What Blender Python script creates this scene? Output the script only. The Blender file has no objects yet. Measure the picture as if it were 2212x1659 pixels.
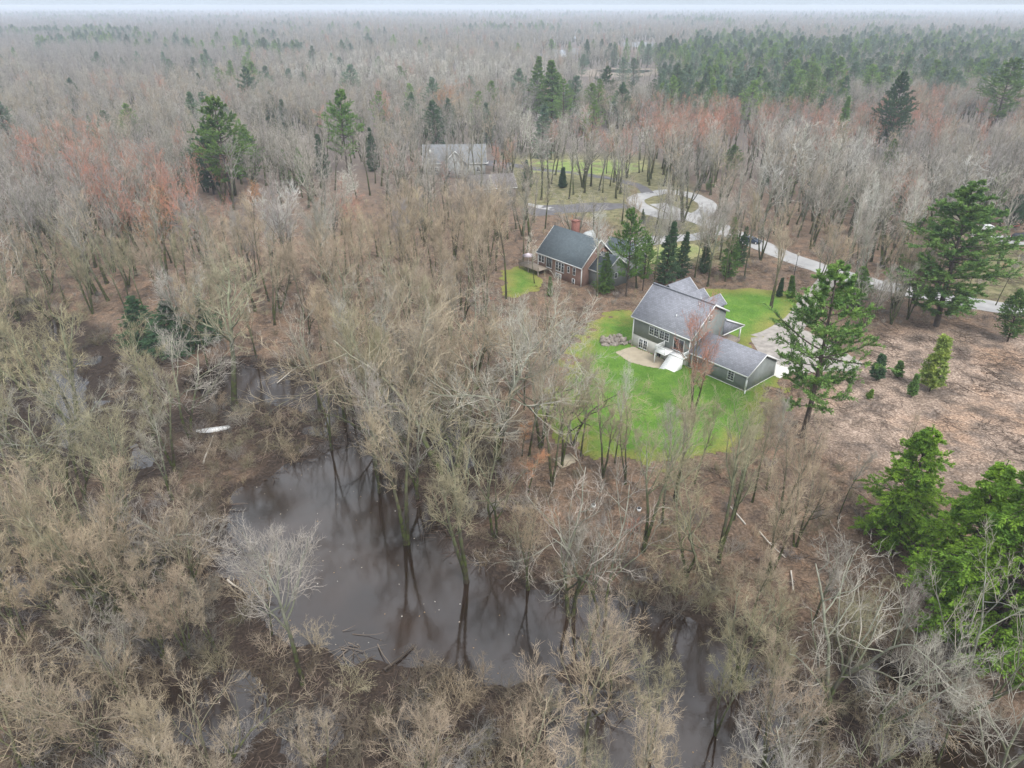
import bpy, math, random
import numpy as np
from mathutils import Matrix, Vector

C = bpy.context.scene
COL = C.collection
R = math.radians
# ------------------------------------------------------------------ camera
CAM_Z, PITCH, FPX = 53.0, R(29.0), 1475.0
cam_d = bpy.data.cameras.new('camera')
cam_d.sensor_width = 36.0
cam_d.lens = 36.0 * FPX / 2212.0
cam_d.clip_start = 0.5
cam_d.clip_end = 30000.0
cam = bpy.data.objects.new('camera', cam_d)
cam.location = (0, 0, CAM_Z)
cam.rotation_euler = (math.pi / 2 - PITCH, 0, 0)
COL.objects.link(cam)
C.camera = cam
# ------------------------------------------------------------------ world: soft overcast daylight
SUN_EL, SUN_ROT = R(50), R(150)
w = bpy.data.worlds.new('World')
C.world = w
w.use_nodes = True
nt = w.node_tree
N, L = nt.nodes, nt.links
bg = N['Background']
bg.inputs[1].default_value = 0.085
sky = N.new('ShaderNodeTexSky')
sky.sky_type = 'NISHITA'
sky.sun_disc = False
sky.sun_elevation = SUN_EL
sky.sun_rotation = SUN_ROT
sky.air_density = 1.0
sky.dust_density = 1.5
tc = N.new('ShaderNodeTexCoord')
mp = N.new('ShaderNodeMapping')
mp.inputs['Scale'].default_value = (1.3, 1.3, 5.0)
nz = N.new('ShaderNodeTexNoise')
nz.inputs['Scale'].default_value = 1.6
nz.inputs['Detail'].default_value = 5
cr = N.new('ShaderNodeValToRGB')
cr.color_ramp.elements[0].position = 0.30
cr.color_ramp.elements[0].color = (0.60, 0.60, 0.60, 1)
cr.color_ramp.elements[1].position = 0.62
cr.color_ramp.elements[1].color = (1, 1, 1, 1)
mx = N.new('ShaderNodeMixRGB')

# an overcast sky is about three times brighter overhead than at the horizon
sz = N.new('ShaderNodeSeparateXYZ'); L.new(tc.outputs['Generated'], sz.inputs[0])
gr = N.new('ShaderNodeMapRange'); gr.inputs['From Min'].default_value = 0.0; gr.inputs['From Max'].default_value = 1.0
gr.inputs['To Min'].default_value = 0.0; gr.inputs['To Max'].default_value = 1.0
L.new(sz.outputs[2], gr.inputs[0])
cg = N.new('ShaderNodeMixRGB'); cg.inputs[1].default_value = (4.3, 5.0, 5.9, 1); cg.inputs[2].default_value = (12.6, 12.8, 13.1, 1)
L.new(gr.outputs[0], cg.inputs[0]); L.new(cg.outputs[0], mx.inputs[2])
L.new(tc.outputs['Generated'], mp.inputs[0])
L.new(mp.outputs[0], nz.inputs['Vector'])
L.new(nz.outputs[0], cr.inputs[0])
L.new(cr.outputs[0], mx.inputs[0])
L.new(sky.outputs[0], mx.inputs[1])
L.new(mx.outputs[0], bg.inputs[0])
# ------------------------------------------------------------------ sun, veiled by cloud
sd = bpy.data.lights.new('sun', 'SUN')
sd.energy = 1.5
sd.angle = R(14)
sd.color = (1.0, 0.96, 0.9)
sun = bpy.data.objects.new('sun', sd)
sdir = Vector((math.sin(SUN_ROT) * math.cos(SUN_EL), math.cos(SUN_ROT) * math.cos(SUN_EL), math.sin(SUN_EL)))
sun.rotation_euler = sdir.to_track_quat('Z', 'Y').to_euler()
sun.location = (0, 0, 200)
COL.objects.link(sun)
C.view_settings.view_transform = 'Standard'
C.view_settings.look = 'None'
C.view_settings.exposure = 1.0
C.view_settings.gamma = 1.0
C.cycles.max_bounces = 5
C.cycles.diffuse_bounces = 2
C.cycles.glossy_bounces = 2
C.cycles.transparent_max_bounces = 4
C.cycles.volume_bounces = 1

# ------------------------------------------------------------------ helpers: picture -> place
cP, sP = math.cos(PITCH), math.sin(PITCH)

def ray(u, v):
    a, b = u - 1106.0, 829.5 - v
    return np.array([a, FPX * cP + b * sP, -FPX * sP + b * cP])

def on_plane(u, v, z):
    r = ray(u, v)
    t = (z - CAM_Z) / r[2]
    return np.array([r[0] * t, r[1] * t])

def project(x, y, z):
    y = np.asarray(y, float)
    zc = y * cP - (z - CAM_Z) * sP
    yc = y * sP + (z - CAM_Z) * cP
    zc = np.where(zc < 1, 1, zc)
    return 1106 + FPX * x / zc, 829.5 - FPX * yc / zc

def poly_w(pts, z):
    return np.array([on_plane(u, v, z) for u, v in pts])

def sdf(px, py, poly):
    """signed distance to a polygon, negative inside"""
    px = np.asarray(px, float); py = np.asarray(py, float)
    d = np.full(px.shape, 1e18)
    ins = np.zeros(px.shape, bool)
    n = len(poly)
    for i in range(n):
        ax, ay = poly[i]; bx, by = poly[(i + 1) % n]
        ex, ey = bx - ax, by - ay
        wx, wy = px - ax, py - ay
        t = np.clip((wx * ex + wy * ey) / (ex * ex + ey * ey + 1e-12), 0, 1)
        d = np.minimum(d, (wx - ex * t) ** 2 + (wy - ey * t) ** 2)
        c = ((ay > py) != (by > py)) & (px < (bx - ax) * (py - ay) / ((by - ay) if by != ay else 1e-12) + ax)
        ins ^= c
    d = np.sqrt(d)
    return np.where(ins, -d, d)

def vnoise(x, y, s, seed=0):
    """smooth value noise in -1..1 with cell size s"""
    x = np.asarray(x, float) / s; y = np.asarray(y, float) / s
    xi = np.floor(x).astype(np.int64); yi = np.floor(y).astype(np.int64)
    fx = x - xi; fy = y - yi
    fx = fx * fx * (3 - 2 * fx); fy = fy * fy * (3 - 2 * fy)
    def h(a, b):
        k = (a * 374761393 + b * 668265263 + seed * 982451653) & 0x7fffffff
        k = ((k ^ (k >> 13)) * 1274126177) & 0x7fffffff
        return ((k ^ (k >> 16)) & 0xffff) / 32767.5 - 1
    return (h(xi, yi) * (1 - fx) + h(xi + 1, yi) * fx) * (1 - fy) + (h(xi, yi + 1) * (1 - fx) + h(xi + 1, yi + 1) * fx) * fy

def sst(t):
    t = np.clip(t, 0, 1)
    return t * t * (3 - 2 * t)

# ------------------------------------------------------------------ the lie of the land
LOW = poly_w([(-900, 600), (-200, 640), (60, 640), (200, 700), (330, 745), (400, 800), (460, 782), (540, 776), (620, 785), (700, 800),
              (790, 850), (900, 860), (1000, 880), (1080, 950), (1110, 1050), (1160, 1130), (1290, 1190), (1420, 1240),
              (1560, 1290), (1700, 1330), (1850, 1400), (1960, 1420), (2080, 1520), (2300, 1640), (2900, 1900), (2900, 2700), (-1500, 2700)], 0.4)
RIV = [poly_w(p, 0.0) for p in (
    [(400, 830), (430, 795), (520, 782), (600, 790), (660, 797), (720, 830), (760, 890), (800, 960), (900, 1050), (960, 1120), (1000, 1190),
     (1060, 1240), (1180, 1280), (1290, 1290), (1420, 1310), (1560, 1350), (1650, 1400), (1680, 1480), (1660, 1600), (1620, 1720),
     (1500, 1720), (1440, 1600), (1350, 1480), (1250, 1440), (1180, 1462), (1090, 1478), (1010, 1475), (940, 1440), (880, 1432), (820, 1445),
     (740, 1432), (680, 1400), (640, 1412), (590, 1360), (540, 1310), (490, 1255), (476, 1180), (480, 1120), (505, 1062), (560, 1042),
     (618, 1000), (690, 985), (722, 968), (722, 930), (690, 885), (600, 880), (520, 876), (460, 870)],
    [(1830, 1440), (1880, 1415), (1950, 1440), (1965, 1480), (1930, 1520), (1850, 1500)],
    [(118, 690), (150, 690), (165, 760), (190, 900), (170, 985), (130, 960), (110, 850), (90, 760)],
    [(262, 965), (300, 945), (335, 985), (340, 1010), (285, 1015)],
    [(1180, 1470), (1400, 1480), (1660, 1420), (1690, 1560), (1640, 1740), (1200, 1800), (1160, 1600)],
    [(60, 1440), (160, 1420), (200, 1500), (120, 1560), (40, 1520)], [(560, 1560), (680, 1530), (760, 1600), (640, 1680)],
    [(330, 1480), (440, 1440), (560, 1470), (600, 1560), (480, 1640), (300, 1600)],
    [(1950, 1600), (2120, 1560), (2300, 1620), (2300, 1750), (1980, 1750)],
    [(1050, 890), (1010, 930), (1020, 1010), (1000, 1100), (960, 1110), (930, 1000), (940, 900)])]
HO = np.array([34.45, 87.87])
HA = R(-50)
HU = np.array([math.cos(HA), math.sin(HA)])
HW = np.array([-HU[1], HU[0]])
CLEAR = poly_w([(1850, 790), (1960, 720), (2212, 720), (2500, 740), (2700, 1200), (2300, 1300), (2212, 1050), (2060, 1010), (1950, 1060), (1880, 1000), (1800, 960), (1780, 900)], 3)

def river_sd(x, y):
    d = np.full(np.shape(x), 1e9)
    for p in RIV:
        d = np.minimum(d, sdf(x, y, p))
    return d

def height(x, y):
    x = np.asarray(x, float); y = np.asarray(y, float)
    near = (np.abs(x) < 260) & (y < 330)
    h = np.full(x.shape, 3.0)
    xs, ys = x[near], y[near]
    dl = sdf(xs, ys, LOW) + 1.2 * vnoise(xs, ys, 6, 3)
    up = 0.55 * sst(dl / 2.2) + 2.05 * sst(dl / 19.0)
    rs = river_sd(xs, ys) + 0.9 * vnoise(xs, ys, 3.1, 7) + 0.4 * vnoise(xs, ys, 1.3, 8)
    n = vnoise(xs, ys, 5.2, 1) * .6 + vnoise(xs, ys, 2.1, 2) * .4
    flood = np.clip(vnoise(xs, ys, 17, 21) * 0.9 + 0.35, 0, 1) * (dl < 0)
    lo = 0.40 + 0.24 * n - 0.36 * flood
    lo = lo * sst(rs / 2.0) - 0.55 * sst(-rs / 2.5) + 0.02
    v = lo + up + 0.10 * n * sst(dl / 8)
    # walk-out side of the nearer house
    lu = (xs - HO[0]) * HU[0] + (ys - HO[1]) * HU[1]
    lw = (xs - HO[0]) * HW[0] + (ys - HO[1]) * HW[1]
    dh = np.maximum(np.maximum(-24 - lu, lu - 3), np.maximum(-1.5 - lw, lw - 11))
    k = 1 - sst(dh / 6)
    v = v * (1 - k) + 3.0 * k
    v -= 0.52 * sst((-11.5 - lu) / 3) * sst((lu + 29) / 4) * sst((1.0 - lw) / 1.2) * sst((lw + 14) / 6)
    h[near] = v
    far = ~near
    h[far] = 3.0
    return h

def hz(x, y):
    return float(height(np.array([x]), np.array([y]))[0])

def P(u, v):
    z = 3.0
    for _ in range(14):
        q = on_plane(u, v, z)
        z = z * .4 + .6 * hz(q[0], q[1])
    q = on_plane(u, v, z)
    return Vector((q[0], q[1], hz(q[0], q[1])))

def height_to(p, v):
    """how tall a thing standing at p must be to reach row v"""
    t = (829.5 - v) / FPX
    # yc/zc = t ; yc = y s + Z c ; zc = y c - Z s
    Z = (t * p.y * cP - p.y * sP) / (cP + t * sP)
    return Z + CAM_Z - p.z

# ------------------------------------------------------------------ materials
def mat(name):
    m = bpy.data.materials.new(name)
    m.use_nodes = True
    b = m.node_tree.nodes['Principled BSDF']
    return m, m.node_tree.nodes, m.node_tree.links, b

def flat(name, col, rough=.7, var=.12, scale=3.0, metal=0.0, bump=0.0, detail=4, spec=.35):
    m, n, l, b = mat(name)
    t = n.new('ShaderNodeTexCoord'); x = n.new('ShaderNodeTexNoise')
    x.inputs['Scale'].default_value = scale; x.inputs['Detail'].default_value = detail
    r = n.new('ShaderNodeValToRGB')
    e = r.color_ramp.elements
    e[0].position = .3; e[1].position = .7
    e[0].color = tuple(c * (1 - var) for c in col) + (1,)
    e[1].color = tuple(min(1, c * (1 + var)) for c in col) + (1,)
    l.new(t.outputs['Object'], x.inputs['Vector']); l.new(x.outputs[0], r.inputs[0]); l.new(r.outputs[0], b.inputs['Base Color'])
    b.inputs['Roughness'].default_value = rough
    b.inputs['Metallic'].default_value = metal
    b.inputs['Specular IOR Level'].default_value = spec
    if bump:
        k = n.new('ShaderNodeBump'); k.inputs['Strength'].default_value = bump; k.inputs['Distance'].default_value = .05
        l.new(x.outputs[0], k.inputs['Height']); l.new(k.outputs[0], b.inputs['Normal'])
    return m

def tree_mat(name, kind, inst):
    """bark, twigs or needles; colour comes with each tree (object colour, or the instance's own tint)"""
    m, n, l, b = mat(name)
    if inst:
        src = n.new('ShaderNodeAttribute'); src.attribute_type = 'INSTANCER'; src.attribute_name = 'tint'; c0 = src.outputs['Color']
        if kind == 'bark':
            gm_ = n.new('ShaderNodeMixRGB'); gm_.inputs[0].default_value = .75; gm_.inputs[2].default_value = (.27, .26, .235, 1); l.new(c0, gm_.inputs[1]); c0 = gm_.outputs[0]
    else:
        src = n.new('ShaderNodeObjectInfo'); c0 = src.outputs['Color']
    t = n.new('ShaderNodeTexCoord')
    x = n.new('ShaderNodeTexNoise'); x.inputs['Scale'].default_value = {'bark': 1.3, 'twig': .45, 'leaf': .8}[kind]; x.inputs['Detail'].default_value = 3
    l.new(t.outputs['Object'], x.inputs['Vector'])
    r = n.new('ShaderNodeValToRGB'); e = r.color_ramp.elements
    e[0].position = .32; e[1].position = .68
    mul = n.new('ShaderNodeMixRGB'); mul.blend_type = 'MULTIPLY'; mul.inputs[0].default_value = 1
    if kind == 'bark':
        e[0].color = (.60, .62, .52, 1); e[1].color = (1.25, 1.22, 1.15, 1)
        l.new(x.outputs[0], r.inputs[0]); l.new(c0, mul.inputs[1]); l.new(r.outputs[0], mul.inputs[2])
        # moss and wet on the foot of the trunk
        sx = n.new('ShaderNodeSeparateXYZ'); l.new(t.outputs['Object'], sx.inputs[0])
        mr = n.new('ShaderNodeMapRange'); mr.inputs['From Min'].default_value = 3.0; mr.inputs['From Max'].default_value = 12.0
        l.new(sx.outputs[2], mr.inputs[0])
        moss = n.new('ShaderNodeValToRGB'); me = moss.color_ramp.elements
        me[0].position = .42; me[0].color = (.050, .042, .030, 1); me[1].position = .62; me[1].color = (.075, .095, .028, 1)
        x2 = n.new('ShaderNodeTexNoise'); x2.inputs['Scale'].default_value = 2.2
        l.new(t.outputs['Object'], x2.inputs['Vector']); l.new(x2.outputs[0], moss.inputs[0])
        mm = n.new('ShaderNodeMixRGB')
        l.new(mr.outputs[0], mm.inputs[0]); l.new(moss.outputs[0], mm.inputs[1]); l.new(mul.outputs[0], mm.inputs[2])
        l.new(mm.outputs[0], b.inputs['Base Color'])
        bp = n.new('ShaderNodeBump'); bp.inputs['Strength'].default_value = .6; bp.inputs['Distance'].default_value = .06
        l.new(x2.outputs[0], bp.inputs['Height']); l.new(bp.outputs[0], b.inputs['Normal'])
    else:
        lo, hi = {'twig': ((.62, .60, .56, 1), (1.30, 1.27, 1.22, 1)), 'leaf': ((.66, .74, .80, 1), (1.45, 1.30, 1.05, 1))}[kind]
        e[0].color = lo; e[1].color = hi
        l.new(x.outputs[0], r.inputs[0]); l.new(c0, mul.inputs[1]); l.new(r.outputs[0], mul.inputs[2])
        l.new(mul.outputs[0], b.inputs['Base Color'])
    b.inputs['Roughness'].default_value = .8
    b.inputs['Specular IOR Level'].default_value = .15
    return m

M = {}
for k in ('bark', 'twig', 'leaf'):
    M[k] = tree_mat(k, k, False)
    M[k + '_mass'] = tree_mat(k + '_mass', k, True)
M['pine_bark'] = flat('pine_bark', (.075, .058, .046), .9, .35, 2.5, bump=.5)
M['white'] = flat('white_paint', (.78, .79, .78), .5, .04, 1.5)
M['glass'] = flat('window_glass', (.035, .042, .05), .12, .3, .8, spec=.6)
M['concrete'] = flat('concrete', (.55, .54, .50), .85, .10, .9, bump=.2)
M['stone'] = flat('field_stone', (.23, .20, .175), .85, .35, 2.2, bump=.4)
M['brick'] = flat('brick', (.23, .10, .078), .85, .35, 5, bump=.4)
M['black'] = flat('black_metal', (.02, .02, .022), .45, .2, 3)
M['rubber'] = flat('rubber', (.018, .018, .018), .8, .2, 3)
M['darkpaint'] = flat('dark_car_paint', (.02, .022, .035), .28, .1, 1, spec=.6)
M['bluepaint'] = flat('blue_car_paint', (.03, .045, .075), .28, .1, 1, spec=.6)
M['whitepaint'] = flat('white_car_paint', (.72, .73, .74), .3, .03, 1, spec=.5)
M['red'] = flat('red_paint', (.35, .03, .025), .5, .15, 2)
M['bluep'] = flat('blue_plastic', (.25, .42, .60), .5, .1, 2)
M['orange'] = flat('orange_plastic', (.55, .16, .06), .5, .1, 2)
M['wood_deck'] = flat('grey_wood', (.26, .22, .18), .8, .2, 3)
M['deadwood'] = flat('bleached_wood', (.50, .46, .40), .85, .25, 1.5, bump=.3)
M['darkwood'] = flat('wet_wood', (.055, .042, .032), .8, .35, 1.5, bump=.3)
M['ply'] = flat('plywood', (.50, .43, .32), .8, .12, 1.2)
M['cloth'] = flat('umbrella_cloth', (.52, .46, .50), .8, .08, 2)

def lap(name, col, pitch=.13, var=.12):
    """horizontal lap siding"""
    m, n, l, b = mat(name)
    t = n.new('ShaderNodeTexCoord'); s = n.new('ShaderNodeSeparateXYZ'); l.new(t.outputs['Object'], s.inputs[0])
    d = n.new('ShaderNodeMath'); d.operation = 'DIVIDE'; d.inputs[1].default_value = pitch; l.new(s.outputs[2], d.inputs[0])
    f = n.new('ShaderNodeMath'); f.operation = 'FRACT'; l.new(d.outputs[0], f.inputs[0])
    x = n.new('ShaderNodeTexNoise'); x.inputs['Scale'].default_value = 1.1; x.inputs['Detail'].default_value = 5; l.new(t.outputs['Object'], x.inputs['Vector'])
    r = n.new('ShaderNodeValToRGB'); e = r.color_ramp.elements; e[0].position = .3; e[1].position = .7
    e[0].color = tuple(c * (1 - var) for c in col) + (1,); e[1].color = tuple(c * (1 + var) for c in col) + (1,)
    l.new(x.outputs[0], r.inputs[0]); l.new(r.outputs[0], b.inputs['Base Color'])
    k = n.new('ShaderNodeBump'); k.inputs['Strength'].default_value = .9; k.inputs['Distance'].default_value = .03
    k.invert = True
    l.new(f.outputs[0], k.inputs['Height']); l.new(k.outputs[0], b.inputs['Normal'])
    b.inputs['Roughness'].default_value = .75
    return m

def shingle(name, col, var=.13):
    m, n, l, b = mat(name)
    t = n.new('ShaderNodeTexCoord')
    br = n.new('ShaderNodeTexBrick'); br.inputs['Scale'].default_value = 1.0
    br.inputs['Brick Width'].default_value = .5; br.inputs['Row Height'].default_value = .28; br.inputs['Mortar Size'].default_value = .012
    br.inputs['Color1'].default_value = tuple(c * (1 - var) for c in col) + (1,)
    br.inputs['Color2'].default_value = tuple(c * (1 + var) for c in col) + (1,)
    br.inputs['Mortar'].default_value = tuple(c * .5 for c in col) + (1,)
    x = n.new('ShaderNodeTexNoise'); x.inputs['Scale'].default_value = .7; x.inputs['Detail'].default_value = 8; x.inputs['Roughness'].default_value = .7
    mu = n.new('ShaderNodeMixRGB'); mu.blend_type = 'MULTIPLY'; mu.inputs[0].default_value = 1
    r = n.new('ShaderNodeValToRGB'); e = r.color_ramp.elements; e[0].position = .3; e[0].color = (.95, .95, .95, 1); e[1].position = .7; e[1].color = (1.04, 1.04, 1.04, 1)
    l.new(t.outputs['UV'], br.inputs['Vector']); l.new(t.outputs['Object'], x.inputs['Vector']); l.new(x.outputs[0], r.inputs[0])
    l.new(br.outputs[0], mu.inputs[1]); l.new(r.outputs[0], mu.inputs[2]); l.new(mu.outputs[0], b.inputs['Base Color'])
    b.inputs['Roughness'].default_value = .9
    return m
M['siding'] = lap('grey_green_siding', (.215, .235, .222))
M['siding2'] = lap('brown_siding', (.25, .155, .12))
M['siding3'] = lap('pale_siding', (.40, .42, .42))
M['siding4'] = lap('taupe_siding', (.26, .22, .20))
M['roof'] = shingle('grey_shingles', (.225, .232, .262))
M['roof2'] = shingle('slate_green_shingles', (.085, .108, .122))
M['roof3'] = shingle('weathered_shingles', (.21, .22, .23))
M['roof4'] = shingle('brown_shingles', (.15, .135, .13))

def nodes_ramp(n, stops):
    r = n.new('ShaderNodeValToRGB'); e = r.color_ramp.elements
    while len(e) < len(stops): e.new(.5)
    for i, (p, c) in enumerate(stops):
        e[i].position = p; e[i].color = tuple(c) + (1,)
    return r

def ground_mat():
    m, n, l, b = mat('forest_floor')
    g = n.new('ShaderNodeNewGeometry')
    def noise(s, d=6, ro=.6):
        x = n.new('ShaderNodeTexNoise'); x.inputs['Scale'].default_value = s; x.inputs['Detail'].default_value = d; x.inputs['Roughness'].default_value = ro
        l.new(g.outputs['Position'], x.inputs['Vector']); return x
    def at(name):
        a = n.new('ShaderNodeAttribute'); a.attribute_name = name; return a.outputs['Fac']
    def mix(f, a, c, bl='MIX'):
        x = n.new('ShaderNodeMixRGB'); x.blend_type = bl
        for i, s in enumerate((f, a, c)):
            if isinstance(s, (int, float)): x.inputs[i].default_value = s
            elif isinstance(s, tuple): x.inputs[i].default_value = s
            else: l.new(s, x.inputs[i])
        return x.outputs[0]
    big = noise(.07, 4); mid = noise(.6, 6); fine = noise(3.5, 6, .75)
    litter = nodes_ramp(n, [(.30, (.050, .038, .030)), (.48, (.145, .108, .080)), (.60, (.225, .170, .130)), (.74, (.38, .31, .25))])
    l.new(fine.outputs[0], litter.inputs[0])
    tone = nodes_ramp(n, [(.3, (.62, .62, .66)), (.5, (1, .95, .9)), (.7, (1.35, 1.15, 1.0))])
    l.new(mid.outputs[0], tone.inputs[0])
    c = mix(1.0, litter.outputs[0], tone.outputs[0], 'MULTIPLY')
    chips = nodes_ramp(n, [(.32, (.06, .046, .036)), (.46, (.21, .158, .125)), (.57, (.36, .285, .235)), (.72, (.62, .53, .46))])
    l.new(fine.outputs[0], chips.inputs[0])
    sand = nodes_ramp(n, [(.54, (1, 1, 1)), (.68, (1.05, .92, .80))])
    l.new(big.outputs[0], sand.inputs[0])
    cc = mix(1.0, chips.outputs[0], sand.outputs[0], 'MULTIPLY')
    mid2 = noise(.28, 5); pat_ = nodes_ramp(n, [(.38, (.50, .50, .50)), (.50, (.95, .92, .88)), (.66, (1.25, 1.22, 1.18))]); l.new(mid2.outputs[0], pat_.inputs[0])
    cc = mix(1.0, cc, pat_.outputs[0], 'MULTIPLY')
    c = mix(at('dull'), c, (.135, .118, .108, 1))
    c = mix(at('clear'), c, cc)
    grass = nodes_ramp(n, [(.35, (.10, .105, .045)), (.65, (.24, .22, .12))])
    l.new(mid.outputs[0], grass.inputs[0])
    gm = n.new('ShaderNodeMath'); gm.operation = 'MULTIPLY'; l.new(at('grassy'), gm.inputs[0]); l.new(fine.outputs[0], gm.inputs[1])
    gm2 = n.new('ShaderNodeMath'); gm2.operation = 'MULTIPLY'; gm2.use_clamp = True; gm2.inputs[1].default_value = 1.8; l.new(gm.outputs[0], gm2.inputs[0])
    c = mix(gm2.outputs[0], c, grass.outputs[0])
    mud_and_shade = nodes_ramp(n, [(.35, (.018, .013, .010)), (.58, (.055, .040, .031)), (.75, (.13, .10, .08))])  # wet mud, coloured darker still to paint shade between the trees
    l.new(fine.outputs[0], mud_and_shade.inputs[0])
    c = mix(at('mud_and_shade'), c, mud_and_shade.outputs[0])
    l.new(c, b.inputs['Base Color'])
    bp = n.new('ShaderNodeBump'); bp.inputs['Strength'].default_value = .7; bp.inputs['Distance'].default_value = .12
    l.new(fine.outputs[0], bp.inputs['Height']); l.new(bp.outputs[0], b.inputs['Normal'])
    b.inputs['Roughness'].default_value = .92
    b.inputs['Specular IOR Level'].default_value = .15
    return m

def lawn_mat(name, lo, hi, edge):
    m, n, l, b = mat(name)
    g = n.new('ShaderNodeNewGeometry')
    x = n.new('ShaderNodeTexNoise'); x.inputs['Scale'].default_value = .35; x.inputs['Detail'].default_value = 8; x.inputs['Roughness'].default_value = .7
    l.new(g.outputs['Position'], x.inputs['Vector'])
    r = nodes_ramp(n, [(.35, lo), (.65, hi)]); l.new(x.outputs[0], r.inputs[0])
    a = n.new('ShaderNodeAttribute'); a.attribute_name = 'edge'
    ad = n.new('ShaderNodeMath'); ad.operation = 'MULTIPLY_ADD'; ad.inputs[1].default_value = 1.1; ad.inputs[2].default_value = -.55
    l.new(x.outputs[0], ad.inputs[0])
    su = n.new('ShaderNodeMath'); su.use_clamp = True; l.new(ad.outputs[0], su.inputs[0]); l.new(a.outputs['Fac'], su.inputs[1])
    mi = n.new('ShaderNodeMixRGB'); l.new(su.outputs[0], mi.inputs[0]); l.new(r.outputs[0], mi.inputs[1]); mi.inputs[2].default_value = tuple(edge) + (1,)
    x2 = n.new('ShaderNodeTexNoise'); x2.inputs['Scale'].default_value = 5; x2.inputs['Detail'].default_value = 5; l.new(g.outputs['Position'], x2.inputs['Vector'])
    r2 = nodes_ramp(n, [(.3, (.68, .70, .66)), (.55, (1.12, 1.12, 1.1)), (.66, (1.3, 1.2, 1.1)), (.72, (2.2, 1.2, 1.6))]); l.new(x2.outputs[0], r2.inputs[0])
    mu = n.new('ShaderNodeMixRGB'); mu.blend_type = 'MULTIPLY'; mu.inputs[0].default_value = 1; l.new(mi.outputs[0], mu.inputs[1]); l.new(r2.outputs[0], mu.inputs[2])
    l.new(mu.outputs[0], b.inputs['Base Color'])
    bp = n.new('ShaderNodeBump'); bp.inputs['Strength'].default_value = .6; bp.inputs['Distance'].default_value = .06
    l.new(x2.outputs[0], bp.inputs['Height']); l.new(bp.outputs[0], b.inputs['Normal'])
    b.inputs['Roughness'].default_value = .9; b.inputs['Specular IOR Level'].default_value = .15
    return m

def water_mat(name, col, rough, ripple):
    m, n, l, b = mat(name)
    g = n.new('ShaderNodeNewGeometry')
    mpn = n.new('ShaderNodeMapping'); mpn.inputs['Scale'].default_value = (1, 2.2, 1); l.new(g.outputs['Position'], mpn.inputs[0])
    x = n.new('ShaderNodeTexNoise'); x.inputs['Scale'].default_value = 2.4; x.inputs['Detail'].default_value = 4; l.new(mpn.outputs[0], x.inputs['Vector'])
    y = n.new('ShaderNodeTexNoise'); y.inputs['Scale'].default_value = .12; y.inputs['Detail'].default_value = 3; l.new(g.outputs['Position'], y.inputs['Vector'])
    r = nodes_ramp(n, [(.35, tuple(c * .6 for c in col)), (.65, tuple(c * 1.5 for c in col))]); l.new(y.outputs[0], r.inputs[0])
    l.new(r.outputs[0], b.inputs['Base Color'])
    k = n.new('ShaderNodeBump'); k.inputs['Strength'].default_value = ripple; k.inputs['Distance'].default_value = .05
    l.new(x.outputs[0], k.inputs['Height']); l.new(k.outputs[0], b.inputs['Normal'])
    b.inputs['Roughness'].default_value = rough
    b.inputs['IOR'].default_value = 1.50
    b.inputs['Specular IOR Level'].default_value = .9
    return m
M['ground'] = ground_mat()
M['lawn'] = lawn_mat('lawn_grass', (.068, .150, .020), (.112, .212, .034), (.20, .195, .055))
M['lawn_far'] = lawn_mat('far_lawn_grass', (.14, .20, .06), (.24, .29, .10), (.27, .26, .13))
M['water'] = water_mat('brown_water', (.020, .012, .008), .02, .10)
M['pondwater'] = water_mat('pond_water', (.20, .21, .23), .25, .1)
M['reeds'] = flat('reeds', (.22, .18, .14), .9, .25, .3)
M['asphalt'] = flat('worn_asphalt', (.34, .335, .33), .9, .14, .5, detail=8)
M['asphalt2'] = flat('dark_asphalt', (.115, .11, .115), .9, .2, .5, detail=8)
M['gravel'] = flat('gravel', (.30, .275, .25), .95, .22, 1.2, bump=.4, detail=9)
M['slab'] = flat('pale_concrete', (.58, .56, .52), .85, .06, .6, detail=8)
M['patio'] = flat('patio_sand', (.36, .31, .23), .95, .12, .8, bump=.3, detail=8)

# ------------------------------------------------------------------ mesh helpers
def mesh(name, v, f, m=None, smooth=False):
    me = bpy.data.meshes.new(name)
    v = np.asarray(v, np.float32).reshape(-1, 3)
    me.vertices.add(len(v)); me.vertices.foreach_set('co', v.ravel())
    fl = []; st = []; k = 0
    if isinstance(f, np.ndarray):
        n, s = f.shape
        me.loops.add(n * s); me.loops.foreach_set('vertex_index', f.astype(np.int32).ravel())
        me.polygons.add(n); me.polygons.foreach_set('loop_start', np.arange(n, dtype=np.int32) * s)
        me.polygons.foreach_set('loop_total', np.full(n, s, np.int32))
    else:
        for q in f:
            st.append(k); fl += q; k += len(q)
        me.loops.add(k); me.loops.foreach_set('vertex_index', np.array(fl, np.int32))
        me.polygons.add(len(f)); me.polygons.foreach_set('loop_start', np.array(st, np.int32))
        me.polygons.foreach_set('loop_total', np.array([len(q) for q in f], np.int32))
    me.update(calc_edges=True)
    if smooth: me.polygons.foreach_set('use_smooth', np.ones(len(me.polygons), bool))
    if m: me.materials.append(m)
    return me

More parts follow.
